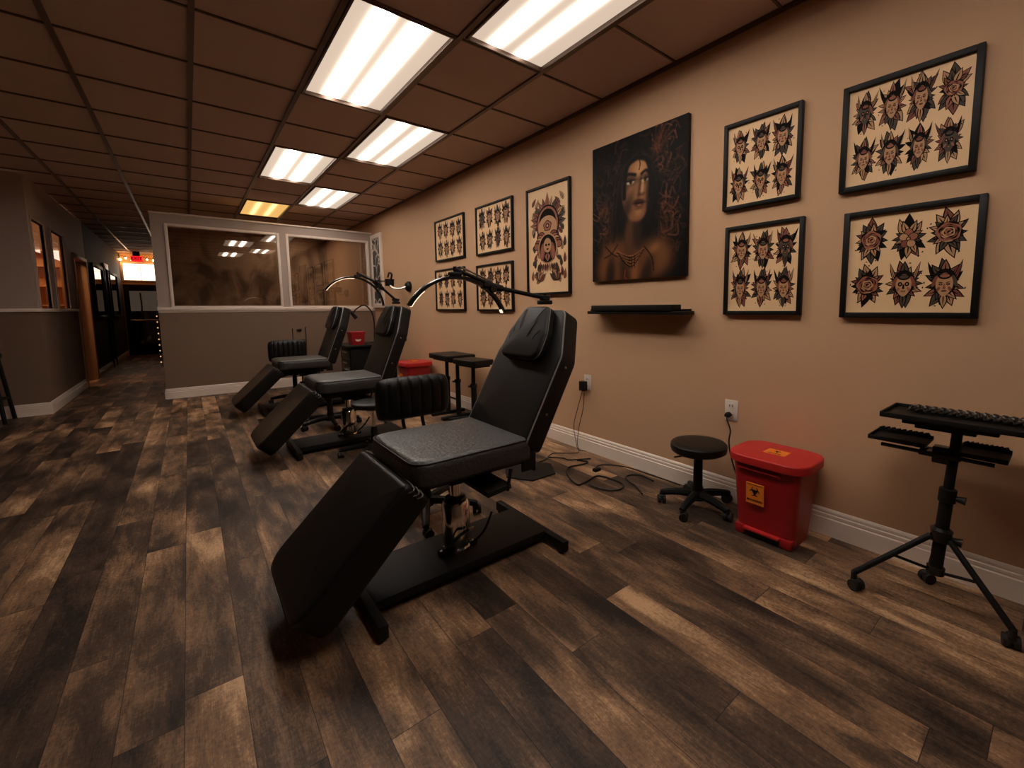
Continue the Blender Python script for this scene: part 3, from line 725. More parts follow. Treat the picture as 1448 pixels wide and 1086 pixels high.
def red_bin(loc, rz, label, group='red biohazard pedal bins'):
    t = thing('pedal_bin', label, 'bin', loc, rz, group)
    # body: stack of rounded rectangles; local -x is the front (faces the room)
    bm = B(); rings = []
    for z, hx, hy in ((.0, .115, .145), (.05, .118, .149), (.20, .126, .158), (.39, .137, .172), (.398, .137, .172)):
        o = rpoly([(-hx, -hy), (hx, -hy), (hx, hy), (-hx, hy)], .05, 6); rings.append([bm.verts.new((p.x, p.y, z)) for p in o])
    n = len(rings[0])
    for a, b in zip(rings, rings[1:]):
        for k in range(n): bm.faces.new((a[k], a[(k+1) % n], b[(k+1) % n], b[k]))
    bm.faces.new(list(reversed(rings[0]))); bm.faces.new(rings[-1])
    mk('body', bm, 'red', t)
    bm = B()
    mk('foot', box(B(), -.126, -.06, -.148, -.085, 0, .05, .008), 'red', t)
    mk('foot', box(B(), -.126, -.06, .09, .148, 0, .05, .008), 'red', t)
    mk('toe_recess', box(B(), -.1215, -.116, -.084, .088, .002, .034, .001), 'rubber', t)
    mk('pedal', box(B(), -.142, -.10, -.09, .095, .036, .05, .005), 'redlid', t)
    lo = rpoly([(-.165, -.205), (.165, -.205), (.165, .205), (-.165, .205)], .115, 9)
    mk('lid', cushion(B(), lo, .043, .009, Matrix.Translation((0, 0, .397)), .006, rb=.003), 'redlid', t)
    mk('handle_ridge', box(B(), -.152, -.132, -.09, .13, .366, .374, .003), 'redlid', t)
    # stickers
    ms = axes((-.139, .035, .245), (0, -1, 0), (-.052, 0, .9986), (-.9986, 0, -.052))
    ms = ms @ Matrix.Translation((0, 0, .0))
    st = mk('warning_sticker', box(B(), -.046, .046, -.055, .055, 0.0, .0065, mtx=ms), 'orange', t, smooth=False)
    bm = B(); biohazard(bm, .033, ms @ Matrix.Translation((0, .012, .0075))); box(bm, -.04, .04, .047, .049, .0066, .0075, mtx=ms); mk('biohazard_symbol', bm, 'ink', st, smooth=False)
    me = text_mesh('BIOHAZARD', .0145, ms @ Matrix.Translation((0, -.036, .0068)), .0004); me.materials.append(M['ink']); link('lettering', me, st)
    mt = axes((-.01, -.01, .4454), (0, -1, 0), (1, 0, 0), (0, 0, 1))
    s2 = mk('lid_sticker', box(B(), -.055, .055, -.042, .042, 0, .0015, mtx=mt), 'orange', t, smooth=False)
    bm = B(); biohazard(bm, .022, mt @ Matrix.Translation((0, .008, .0022))); mk('biohazard_symbol', bm, 'ink', s2, smooth=False)
    me = text_mesh('BIOHAZARD', .0115, mt @ Matrix.Translation((0, -.029, .0016)), .0004); me.materials.append(M['ink']); link('lettering', me, s2)
    return t
bin1 = red_bin((2.285, .975, 0), 0, 'big red pedal bin with orange biohazard stickers beside the low stool')
dup(bin1, (2.255, 5.75, 0), 0, 'distant red bin against the wall behind the middle tattoo chair', 1.15)

# ---------------------------------------------------------------- rolling tray stand
t = thing('tray_stand', 'black two-tier tripod tray stand on casters by the right wall', 'tray stand', (2.215, .305, 0))
tilt = Matrix.Rotation(radians(3.2), 4, 'X')
def T(p): return tilt @ V(p)
bm = B(); tube(bm, [T((0, 0, .125)), T((0, 0, .46))], .022, 16); lathe(bm, [(.022, .43), (.028, .435), (.028, .485), (.02, .49)], seg=16, mtx=tilt)
mk('lower_pole', bm, 'black', t)
mk('upper_pole', tube(B(), [T((0, 0, .42)), T((0, 0, .745))], .017, 16), 'black', t)
mk('height_knob', tube(B(), [T((.0, -.02, .455)), T((0, -.055, .455))], [.008, .016], 10), 'rubber', t)
bm = B(); lathe(bm, [(.022, .265), (.034, .27), (.036, .315), (.024, .325)], seg=20, mtx=tilt); tube(bm, [T((0, -.03, .285)), T((.0, -.065, .285))], [.01, .018], 10); mk('leg_collar', bm, 'blackgloss', t)
bm = B(); lathe(bm, [(.022, .125), (.03, .128), (.03, .155), (.022, .16)], seg=20, mtx=tilt); mk('brace_collar', bm, 'blackgloss', t)
for fx, fy in ((-.135, .235), (-.105, -.24), (.16, .03)):
    bm = B(); top = T((fx*.12, fy*.12, .285)); foot = V((fx, fy, .07)); tube(bm, [top, foot], .012, 10)
    l = mk('leg', bm, 'black', t)
    mid = top.lerp(foot, .5); mk('brace', tube(B(), [T((fx*.1, fy*.1, .142)), mid], .006, 8), 'black', l)
    cb = B(); caster(cb, fx, fy, .075, math.atan2(fy, fx)+2.2, .023); mk('caster', cb, 'rubber', l)
bm = B(); box(bm, -.115, .13, -.56, .185, .757, .764, .002)
for a in ((-.12, -.113, -.56, .185), (.126, .133, -.56, .185), (-.115, .13, .18, .187), (-.115, .13, -.562, -.555)): box(bm, *a, .757, .777, .002)
mk('top_tray', bm, 'black', t)
bm = B(); box(bm, -.08, .08, -.16, .12, .735, .757, .004); box(bm, -.07, .07, -.1, .08, .722, .736, .003); mk('tray_mount', bm, 'black', t)
def chain(bm, x0, x1, y0, y1, z, rows, n, seed=1):
    rnd = random.Random(seed)
    for r in range(rows):
        x = x0+(x1-x0)*(r+.5)/rows
        pts = []
        for k in range(n*3+1):
            y = y0+(y1-y0)*k/(n*3); pts.append((x+.008*sin(k*2.1+r*1.3), y, z+.006+.010*abs(sin(k*1.05+r))+rnd.uniform(0, .002)))
        tube(bm, pts, .0058, 6)
bm = B(); chain(bm, .01, .12, -.55, .12, .764, 5, 26)
ch = tag(mk('chain_belt', bm, 'blackgloss', None, (2.215, .305, 0)), 'tangled black chain lying along the back of the top tray', 'chain')
ch.data.materials.clear(); ch.data.materials.append(mat('dark_metal_chain', (.06, .052, .046, 1), .3, metal=.6))
for y0, y1, lab in ((.05, .245, 0), (-.185, -.04, 1)):
    bm = B(); z = .634 if lab == 0 else .628
    box(bm, -.02, .14, y0, y1, z, z+.006, .002); box(bm, -.024, -.018, y0, y1, z, z+.018, .002); box(bm, .138, .144, y0, y1, z, z+.018, .002)
    box(bm, -.02, .14, y1-.006, y1, z, z+.018, .002)
    chain(bm, .10, .135, y0+.01, y1-.01, z+.012, 1, 9, 5)
    mk('lower_tray', bm, 'black', t)
bm = B(); box(bm, -.03, .05, -.06, .07, .607, .628, .004); box(bm, -.026, .026, -.028, .028, .585, .65, .005); tube(bm, [(0, -.15, .612), (0, .2, .614)], .008, 8); mk('clamp', bm, 'blackgloss', t)

# ---------------------------------------------------------------- wall art
FX = XR-.030; kf = FX/XR
def wallrect(y0, y1, z0, z1):
    return y0*kf, y1*kf, 1.2025+(z0-1.2025)*kf, 1.2025+(z1-1.2025)*kf
class Art:                                          # layered flat ink shapes on one print mesh
    def __init__(s): s.bm = bmesh.new(); s.z = 0.
    def poly(s, pts, mi, lift=1):
        s.z += .00002*lift
        if len(pts) < 3: return
        c = sum((V(p) for p in pts), V((0, 0)))/len(pts); vc = s.bm.verts.new((-s.z, -c.x, c.y))
        vs = [s.bm.verts.new((-s.z, -p[0], p[1])) for p in pts]
        for k in range(len(vs)):
            f = s.bm.faces.new((vc, vs[k], vs[(k+1) % len(vs)])); f.material_index = mi
    def ell(s, cx, cy, rx, ry, mi, n=22, rot=0, wob=0, wn=6):
        s.poly([(cx+(1+wob*sin(wn*a))*(rx*cos(a)*cos(rot)-ry*sin(a)*sin(rot)), cy+(1+wob*sin(wn*a))*(rx*cos(a)*sin(rot)+ry*sin(a)*cos(rot))) for a in [2*pi*k/n for k in range(n)]], mi)
    def leaf(s, x, y, ang, ln, w, fill, ol=.0035, bend=0.):
        c, sn = cos(ang), sin(ang)
        def sh(ln, w, o):
            P = []
            for k in range(9): q = k/8; P.append((o+ln*q, w*sin(pi*q**.8)*(1-.25*q)+bend*q*q*ln))
            for k in range(7, 0, -1): q = k/8; P.append((o+ln*q, -w*sin(pi*q**.8)*(1-.25*q)+bend*q*q*ln))
            return [(x+p[0]*c-p[1]*sn, y+p[0]*sn+p[1]*c) for p in P]
        s.poly(sh(ln, w, 0), 1)
        if w > ol*1.3: s.poly(sh(ln-ol*2.6, w-ol, ol), fill)
        s.poly(sh(ln*.72, max(.0012, w*.16), ln*.06), 1)
    def motif(s, cx, cy, w, h, kind, rnd):
        s.z = .00006
        """w,h: half extents of the whole motif."""
        ol = min(w, h)*.07
        npet = {'rose': 12, 'face': 11, 'skull': 9, 'spear': 10, 'bloom': 9}[kind]
        for ring in (0, 1):
            for k in range(npet):
                a = 2*pi*(k+.5*ring)/npet+pi/2+rnd.uniform(-.1, .1)
                e = sqrt((w*cos(a))**2+(h*sin(a))**2)*(1.0 if ring == 0 else .74)*rnd.uniform(.84, 1.0)
                if abs(cos(a)) < .15: e = h*(1 if ring == 0 else .75)
                s.leaf(cx+.2*w*cos(a), cy+.2*h*sin(a), a, e*.82, e*.22, rnd.choice([3, 3, 2, 4, 4, 5, 1]), ol, rnd.uniform(-.25, .25))
        if kind in ('spear', 'skull', 'face'):
            for sg in (-1, 1): s.leaf(cx+sg*.45*w, cy+.1*h, pi/2-sg*rnd.uniform(.12, .4), h*.85, w*.13, rnd.choice([3, 2, 1]), ol*.8)
            s.leaf(cx, cy-.35*h, -pi/2, h*.62, w*.24, rnd.choice([3, 5, 4]), ol)
            s.leaf(cx, cy+.35*h, pi/2, h*.62, w*.26, rnd.choice([5, 3, 4]), ol)
        if kind == 'rose':
            for q, m in ((.62, 1), (.56, 5), (.46, 1), (.42, 2), (.34, 1), (.30, 3), (.21, 1), (.17, 5), (.09, 1)): s.ell(cx+rnd.uniform(-.02, .02)*w, cy+.03*h, w*q, min(h, w*1.1)*q, m, 26, rnd.uniform(0, 3), .07, 5)
            s.ell(cx+.1*w, cy+.02*h, w*.13, w*.035, 3, 12, .5); s.ell(cx-.22*w, cy-.15*h, w*.16, w*.035, 3, 12, -.7); s.ell(cx+.03*w, cy-.32*h, w*.22, w*.035, 3, 12, .1)
        elif kind == 'bloom':
            for k in range(5):
                a = pi/2+2*pi*k/5; s.ell(cx+.26*w*cos(a), cy+.24*h*sin(a), w*.27, w*.25, 1, 16, a); s.ell(cx+.26*w*cos(a), cy+.24*h*sin(a), w*.23, w*.21, [5, 3, 2, 3, 5][k], 16, a)
            s.ell(cx, cy, w*.13, w*.13, 1); s.ell(cx, cy, w*.08, w*.08, 3)
        else:
            fx, fy = w*.50, h*.46; fm = 3 if kind != 'skull' else rnd.choice([3, 4])
            s.ell(cx, cy+.08*h, fx*1.2, fy*1.12, 1, 26)                      # hair / hood
            for sg in (-1, 1): s.ell(cx+sg*fx*.95, cy+.12*h, fx*.22, fy*.5, rnd.choice([4, 2]), 14, sg*.3)
            s.poly([(cx+fx*.84*cos(a)*(1 if sin(a) > -.2 else 1-.35*(-sin(a)-.2)), cy-.02*h+fy*.98*sin(a)) for a in [2*pi*k/26 for k in range(26)]], fm)
            s.ell(cx, cy+.30*h, fx*.62, fy*.25, 1, 16); s.ell(cx, cy+.32*h, fx*.48, fy*.15, rnd.choice([5, 2, 4]), 14)
            for sg in (-1, 1):
                if kind == 'skull':
                    s.ell(cx+sg*fx*.36, cy+.03*h, fx*.25, fy*.2, 1, 14); s.ell(cx+sg*fx*.36, cy+.03*h, fx*.1, fy*.07, 3, 8)
                else:
                    s.ell(cx+sg*fx*.36, cy+.07*h, fx*.24, fy*.035, 1, 10, sg*.15); s.ell(cx+sg*fx*.36, cy+.0*h, fx*.2, fy*.09, 1, 12); s.ell(cx+sg*fx*.36, cy+.005*h, fx*.08, fy*.04, 3, 8)
                s.ell(cx+sg*fx*.55, cy-.18*h, fx*.16, fy*.2, rnd.choice([5, 2]), 10, sg*.4)
            s.poly([(cx-fx*.08, cy+.02*h), (cx+fx*.08, cy+.02*h), (cx+fx*.14, cy-.15*h), (cx-fx*.14, cy-.15*h)], 1 if kind == 'skull' else 5)
            s.ell(cx, cy-.15*h, fx*.15, fy*.04, 1, 10)
            s.ell(cx, cy-.26*h, fx*.27, fy*.075, 1, 14); s.ell(cx, cy-.262*h, fx*.2, fy*.03, 2 if kind == 'face' else 3, 12)
        for k in range(3):
            a = rnd.uniform(0, 2*pi); s.ell(cx+w*1.0*cos(a), cy+h*.9*sin(a), ol*.5, ol*.9, 1, 8, a)
MATS = ['paper', 'ink', 'ink_red', 'ink_tan', 'ink_olive', 'ink_rose']
def framed(rect, label, motifs, fw=.022, seed=1, kinds=('face', 'skull', 'spear')):
    y0, y1, z0, z1 = wallrect(*rect); w, h = (y1-y0)/2, (z1-z0)/2
    t = thing('framed_print', label, 'framed print', (XR, (y0+y1)/2, (z0+z1)/2), 0, 'framed tattoo flash prints on the right wall')
    bm = B()
    for a in ((-w, -w+fw, -h, h), (w-fw, w, -h, h), (-w+fw, w-fw, -h, -h+fw), (-w+fw, w-fw, h-fw, h)): box(bm, -.030, 0, *a, .0025)
    mk('frame', bm, 'frame', t)
    art = Art(); art.poly([(-w+fw, -h+fw), (w-fw, -h+fw), (w-fw, h-fw), (-w+fw, h-fw)], 0)
    rnd = random.Random(seed); motifs(art, w-fw, h-fw, rnd, kinds)
    mk('print', art.bm, MATS, t, (-.014, 0, 0), smooth=False)
def grid_of(cols, rows, kmap=None, sx=1.02, sy=1.04):
    def f(art, w, h, rnd, kinds):
        cw, ch = 2*w*.92/cols, 2*h*.93/rows
        for r in range(rows):
            for c in range(cols):
                k = kmap[r][c] if kmap else rnd.choice(kinds)
                art.motif(-w*.92+cw*(c+.5)+rnd.uniform(-.04, .04)*cw, h*.93-ch*(r+.5)+rnd.uniform(-.03, .03)*ch, cw/2*sx*rnd.uniform(.9, 1.02), ch/2*sy*rnd.uniform(.92, 1.05), k, rnd)
    return f
def ornate(art, w, h, rnd, kinds):
    for k in range(26):                                   # side scrolls
        for sg in (-1, 1):
            y = h*(-.82+1.5*(k/25)); x = sg*w*(.60+.18*sin(k*1.3)); art.leaf(x, y, pi/2+sg*rnd.uniform(-.5, .9), h*.19, w*.085, rnd.choice([3, 5, 2, 4]), .004, sg*.3)
    for k in range(13):
        a = pi*k/12; art.leaf(.4*w*cos(a), .32*h+.2*h*sin(a), a, h*.30 if k != 6 else h*.38, w*.11, rnd.choice([3, 5, 2, 4]), .004)
    art.ell(0, .30*h, w*.56, h*.36, 1, 30); art.ell(0, .30*h, w*.51, h*.33, 5, 30); art.ell(0, .32*h, w*.42, h*.27, 1, 30); art.ell(0, .24*h, w*.46, h*.22, 3, 26)
    art.ell(0, .27*h, w*.20, h*.10, 1, 20, 0, .08, 5); art.ell(0, .27*h, w*.17, h*.085, 5, 20, 0, .08, 5); art.ell(0, .27*h, w*.09, h*.045, 1, 16); art.ell(0, .27*h, w*.05, h*.025, 3, 12)
    for sg in (-1, 1):
        for k in range(5): art.ell(sg*w*(.30+.06*k), h*(.10-.05*k), w*.17, h*.075, 1, 16); art.ell(sg*w*(.30+.06*k), h*(.10-.05*k), w*.14, h*.06, [2, 5, 3, 2, 5][k], 16)
    art.ell(0, -.16*h, w*.47, h*.29, 3, 30); art.ell(0, -.16*h, w*.42, h*.265, 1, 30)
    for sg in (-1, 1): art.ell(sg*w*.25, -.22*h, w*.12, h*.17, 2, 18, sg*.15); art.ell(sg*w*.27, -.23*h, w*.07, h*.12, 5, 16, sg*.15)
    art.ell(0, -.10*h, w*.19, h*.14, 3, 22); art.ell(-w*.07, -.09*h, w*.05, h*.025, 1, 10); art.ell(w*.07, -.09*h, w*.05, h*.025, 1, 10); art.ell(0, -.17*h, w*.06, h*.015, 1, 10)
    art.leaf(0, -.24*h, -pi/2, h*.18, w*.15, 5, .004)
    for k in range(9): art.leaf(w*.10*(k-4), -.44*h, -pi/2+(k-4)*.14, h*.16, w*.06, rnd.choice([3, 2, 4]), .003)
    for sg in (-1, 1):
        for k in range(6): art.leaf(sg*w*.40, -.78*h, pi/2+sg*(-.9+k*.36), h*.24, w*.085, rnd.choice([3, 5, 4, 2]), .004)
framed((4.705, 5.486, 1.807, 2.317), 'small framed flash print, upper one farthest along the wall', grid_of(4, 2), .018, 11)
framed((4.726, 5.517, 1.181, 1.70), 'small framed flash print, lower one farthest along the wall', grid_of(4, 2, None, .86, 1.04), .018, 12, ('spear', 'skull'))
framed((3.70, 4.423, 1.789, 2.31), 'framed flash print just left of the tall print, upper of two', grid_of(4, 2), .018, 13)
framed((3.712, 4.434, 1.177, 1.68), 'framed flash print behind the foreground chair\'s lamp, lower of two', grid_of(4, 2), .018, 14)
framed((2.836, 3.458, 1.325, 2.30), 'tall narrow framed print with one ornate symmetrical design', ornate, .02, 15)
framed((.997, 1.437, 1.775, 2.268), 'framed six-motif print to the right of the portrait, upper', grid_of(3, 2), .022, 16)
framed((.965, 1.412, 1.156, 1.676), 'framed six-motif print to the right of the portrait, lower', grid_of(3, 2, [['spear', 'face', 'skull'], ['face', 'spear', 'face']]), .022, 17)
framed((.309, .811, 1.755, 2.25), 'wide framed print with eight flash motifs, top right corner of wall', grid_of(4, 2, [['skull', 'spear', 'face', 'rose'], ['spear', 'face', 'spear', 'skull']]), .025, 18)
framed((.265, .779, 1.146, 1.655), 'wide framed print with roses and masks, lower right of wall', grid_of(3, 2, [['rose', 'bloom', 'rose'], ['rose', 'skull', 'face']], 1.0, 1.06), .025, 19)

# portrait canvas: painted colours held per vertex on a fine grid
def portrait():
    y0, y1, z0, z1 = wallrect(1.682, 2.552, 1.41, 2.426); w, h = (y1-y0)/2, (z1-z0)/2
    t = thing('portrait_picture', 'large dark canvas portrait of a woman in orange and black', 'painting', (XR, (y0+y1)/2, (z0+z1)/2))
    mk('canvas', box(B(), -.030, 0, -w, w, -h, h, .002), 'frame', t)
    nx, ny = 132, 156
    U, Vv = np.meshgrid(np.linspace(0, 1, nx+1), np.linspace(0, 1, ny+1)); img = np.zeros(U.shape+(3,))
    img[:] = (11, 8, 7); asp = w/h
    def put(mask, col): 
        for c in range(3): img[..., c] = img[..., c]*(1-mask)+col[c]*mask
    def sm(x): return 1/(1+np.exp(-np.clip(x, -40, 40)))
    def ell(cx, cy, rx, ry, rot=0, soft=.12):
        dx, dy = (U-cx)*asp, Vv-cy; c, s = cos(rot), sin(rot); a, b = (dx*c+dy*s)/(rx*asp), (-dx*s+dy*c)/ry
        return sm((1-np.sqrt(a*a+b*b))/soft*2)
    def stroke(pts, wd, col, al=1.):
        pts = [V((p[0], p[1])) for p in pts]; pts = spline([(p.x, p.y, 0) for p in pts], 6); d = np.full(U.shape, 9.)
        for p, q in zip(pts, pts[1:]):
            ax, ay, bx, by = p.x*asp, p.y, q.x*asp, q.y; l2 = (bx-ax)**2+(by-ay)**2+1e-12
            tt = np.clip(((U*asp-ax)*(bx-ax)+(Vv-ay)*(by-ay))/l2, 0, 1); d = np.minimum(d, np.hypot(U*asp-ax-tt*(bx-ax), Vv-ay-tt*(by-ay)))
        put(al*np.clip(1.5-d/wd, 0, 1), col)
    R = random.Random(4)
    for cx, cy, n, sp, br in ((.72, .12, 32, .11, 150), (.86, .30, 24, .1, 120), (.80, .56, 30, .1, 150), (.17, .50, 32, .1, 135), (.2, .64, 20, .08, 140), (.3, .22, 24, .12, 95), (.12, .25, 8, .1, 70), (.9, .75, 8, .1, 80), (.55, .07, 8, .15, 80), (.1, .75, 6, .08, 80)):
        for k in range(n):
            x, y = R.gauss(cx, sp*.6), R.gauss(cy, sp*.6); a = R.uniform(0, 6.3); l = R.uniform(.03, .10); bq = br*R.uniform(.25, 1.0)
            stroke([(x, y), (x+l*cos(a)+.02, y+l*sin(a)), (x+l*1.5*cos(a+.7), y+l*1.5*sin(a+.7))], R.uniform(.002, .0065), (bq, bq*.62, bq*.40), .75)
    for cx, cy, rx, ry, q in ((.80, .56, .06, .04, .6), (.78, .68, .04, .03, .7), (.2, .62, .05, .05, .55), (.17, .47, .06, .06, .35), (.72, .12, .05, .08, .3)): put(.6*ell(cx, cy, rx, ry, q, .5), (96, 52, 30))
    pass                         # hair mass
    put(ell(.34, .58, .12, .24, .15, .3), (9, 7, 6)); put(ell(.67, .56, .08, .22, -.1, .3), (9, 7, 6))
    for k in range(150):                                     # dark ornamental leaves and petals around her
        x, y = R.uniform(.02, .98), R.uniform(.03, .85)
        if .26 < x < .72 and y > .1: continue
        q = R.uniform(28, 92); rr = R.uniform(.010, .034); a = R.uniform(0, 3.1)
        put(.75*ell(x, y, rr*1.5, rr*.55, a, .25), (q, q*.58, q*.36)); put(.85*ell(x, y, rr*1.1, rr*.30, a, .3), (14, 10, 8))
    put(ell(.50, .40, .22, .34, .05, .14), (8, 6, 5))
    # shoulders, chest, neck
    put(ell(.27, .90, .20, .20, .4, .3), (122, 76, 40)); put(ell(.72, .86, .16, .13, -.5, .35), (120, 76, 44)); put(ell(.48, .95, .24, .20, 0, .3), (104, 64, 36))
    put(ell(.47, .70, .085, .20, .05, .25), (86, 54, 34)); put(.8*ell(.53, .66, .05, .12, 0, .4), (34, 22, 16))
    put(.8*ell(.22, .99, .05, .15, .1, .5), (20, 14, 11)); put(.7*ell(.40, 1.0, .05, .16, -.2, .5), (36, 23, 15)); put(.8*ell(.62, .99, .05, .13, .3, .5), (28, 19, 14)); put(.6*ell(.70, .80, .05, .025, -.4, .6), (168, 112, 66)); put(.5*ell(.3, .80, .06, .02, .4, .6), (160, 96, 54)); put(.5*ell(.50, .97, .03, .12, .1, .6), (170, 108, 60))
    # face
    put(ell(.512, .375, .152, .215, .07, .06), (148, 98, 62)); put(ell(.53, .51, .095, .088, .05, .12), (138, 90, 56))
    put(.9*ell(.55, .26, .075, .075, 0, .6), (214, 158, 108)); put(.85*ell(.46, .415, .05, .06, .3, .6), (206, 148, 100)); put(.7*ell(.60, .42, .03, .05, 0, .6), (150, 104, 72)); put(.8*ell(.535, .535, .035, .025, 0, .6), (176, 124, 84))
    put(.75*ell(.405, .50, .05, .13, .5, .5), (30, 18, 12)); put(.85*ell(.645, .46, .03, .13, 0, .5), (26, 16, 11)); put(.7*ell(.385, .33, .04, .1, 0, .5), (70, 46, 32))
    for cx, cy, rx, sg in ((.447, .322, .055, -1), (.598, .330, .045, 1)):
        put(.85*ell(cx, cy-.012, rx*1.25, .03, 0, .5), (48, 31, 23)); put(ell(cx, cy, rx*.72, .013, 0, .3), (225, 200, 168)); put(ell(cx+.005, cy-.002, .017, .015, 0, .3), (40, 28, 20)); put(ell(cx, cy-.012, rx*.9, .006, 0, .4), (14, 10, 8))
    stroke([(.375, .292), (.42, .262), (.50, .278)], .011, (20, 14, 11)); stroke([(.565, .283), (.61, .268), (.65, .295)], .010, (20, 14, 11))
    put(.7*ell(.575, .37, .013, .055, .12, .5), (226, 174, 124)); put(.8*ell(.545, .375, .012, .06, .15, .6), (70, 42, 27)); put(.8*ell(.565, .418, .035, .012, 0, .5), (60, 38, 27)); put(.6*ell(.572, .405, .016, .012, 0, .5), (198, 148, 106))
    put(ell(.54, .468, .06, .019, .12, .25), (62, 30, 22)); put(ell(.54, .487, .05, .017, .05, .25), (84, 42, 30)); put(ell(.54, .476, .058, .006, .05, .4), (14, 8, 7)); put(.7*ell(.545, .492, .02, .006, 0, .5), (176, 120, 90)); put(.6*ell(.54, .513, .04, .008, 0, .6), (70, 46, 32))
    stroke([(.545, .19), (.55, .22), (.54, .25)], .004, (40, 20, 14)); 
    # hair strands across
    for k in range(34):
        x = R.uniform(.30, .70); sg = -1 if x < .5 else 1
        stroke([(.50+R.uniform(-.03, .05), .135), (x, .24), (x+sg*.06, .45), (x+sg*R.uniform(-.02, .12), .72)], .0035, R.choice([(34, 25, 19), (8, 6, 6), (60, 38, 24), (12, 9, 8)]), .55) if not .41 < x < .62 else None
    stroke([(.50, .17), (.42, .2), (.385, .3), (.38, .42)], .016, (12, 9, 8)); stroke([(.52, .165), (.62, .2), (.655, .3), (.66, .44)], .016, (12, 9, 8))
    # necklaces and lines
    for k in range(4): stroke([(.30+.02*k, .80+.02*k), (.46, .845+.022*k), (.60-.02*k, .80+.02*k)], .004, (14, 9, 8)); stroke([(.31+.02*k, .79+.02*k), (.46, .835+.022*k), (.6-.02*k, .79+.02*k)], .002, (190, 120, 66), .7)
    for x in (.44, .47, .50): stroke([(x, .84), (x, .92)], .003, (16, 10, 8))
    stroke([(.16, .74), (.24, .80), (.31, .83)], .004, (12, 8, 7)); stroke([(.15, .83), (.24, .80), (.31, .74)], .004, (12, 8, 7)); stroke([(.6, .78), (.68, .86), (.7, .95)], .004, (12, 8, 7)); stroke([(.40, .93), (.39, .98), (.42, 1.)], .004, (150, 50, 30))
    img = np.clip(img, 0, 255)/255; imgl = np.where(img <= .04045, img/12.92, ((img+.055)/1.055)**2.4)
    bm = B(); vs = [[bm.verts.new((-.0305, w-2*w*i/nx, h-2*h*j/ny)) for i in range(nx+1)] for j in range(ny+1)]
    for j in range(ny):
        for i in range(nx): bm.faces.new((vs[j][i], vs[j+1][i], vs[j+1][i+1], vs[j][i+1]))
    o = mk('painting', bm, [], t, smooth=False); me = o.data
    ca = me.color_attributes.new('paint', 'FLOAT_COLOR', 'POINT'); ca.data.foreach_set('color', np.concatenate([imgl, np.ones(U.shape+(1,))], -1).astype(np.float32).ravel())
    g = NG('oil_paint'); a = g.n('ShaderNodeVertexColor', layer_name='paint'); g.l(a.outputs[0], g.p.inputs['Base Color']); g.p.inputs['Roughness'].default_value = .5
    g.p.inputs['Specular IOR Level'].default_value = .12
    me.materials.append(g.m)
portrait()

# floating shelf under the portrait with a black bar lying on it
s = thing('wall_shelf', 'black floating shelf on the wall below the portrait', 'shelf', (XR, 2.06, 1.155))
mk('board', box(B(), -.13, 0, -.45, .42, 0, .022, .003), 'frame', s); mk('back_rail', box(B(), -.02, 0, -.43, .5, .022, .036, .002), 'frame', s)
tag(mk('bar_case', box(B(), -.055, .055, -.37, .37, 0, .042, .006), 'black', None, (2.40, 2.06, 1.178)), 'long black case lying on the floating shelf', 'case')

# decorative scrollwork panel beside the partition
s = thing('scrollwork_panel', 'tall white-framed panel of black and white scrollwork at the partition corner', 'decorative panel', (XR, 7.72, 1.84))
bm = B()
for a in ((-.26, -.19, -.61, .61), (.19, .26, -.61, .61), (-.19, .19, -.61, -.54), (-.19, .19, .54, .61)): box(bm, -.04, 0, *a, .004)
mk('frame', bm, 'trim', s); mk('scroll_panel', box(B(), -.025, 0, -.19, .19, -.54, .54), 'scroll', s, smooth=False)

# wall-mounted black clamp
s = thing('wall_clamp', 'black swivel holder mounted on the wall above the work cart', 'wall holder', (XR, 6.38, 1.53))
bm = B(); lathe(bm, [(0, 0), (.075, 0), (.075, .03), (.05, .06), (0, .065)], seg=20, mtx=Matrix.Rotation(-pi/2, 4, 'Y')); mk('wall_plate', bm, 'black', s)
mk('arm', tube(B(), spline([(-.05, 0, .0), (-.12, .05, -.03), (-.2, .12, -.02), (-.24, .17, .04)]), .014, 8), 'steel', s)
bm = B(); lathe(bm, [(0, -.05), (.06, -.05), (.065, .05), (0, .05)], (-.22, .2, .06), 16); tube(bm, spline([(-.22, .14, .1), (-.22, .10, .17), (-.22, .2, .2), (-.22, .26, .14)]), .013, 8); mk('clamp_head', bm, 'black', s)
mk('pin', tube(B(), [(-.4, .24, .08), (-.22, .22, .08)], .008, 8), 'black', s)

# ---------------------------------------------------------------- outlets and cords
def outlet(y, z, label):
    s = thing('wall_outlet', label, 'outlet', (XR, y, z))
    mk('cover_plate', box(B(), -.006, 0, -.042, .042, -.064, .064, .003), 'white', s)
    for dz in (-.028, .028):
        k = mk('socket', box(B(), -.009, -.005, -.02, .02, dz-.018, dz+.018, .004), 'white', s)
        bm = B(); box(bm, -.0095, -.0088, -.010, -.006, dz-.006, dz+.007); box(bm, -.0095, -.0088, .006, .010, dz-.006, dz+.007); mk('slot', bm, 'ink', k, smooth=False)
outlet(2.61, .585, 'white wall outlet with the black power adapter, beside the foreground chair')
outlet(1.335, .572, 'white wall outlet above the low stool and red bin')
s = thing('power_adapter', 'black power adapter block plugged into the outlet by the chair', 'adapter', (XR-.01, 2.635, .555))
mk('block', box(B(), -.045, 0, -.03, .03, -.04, .04, .006), 'black', s)
ao = V((XR-.01, 2.635, .555))
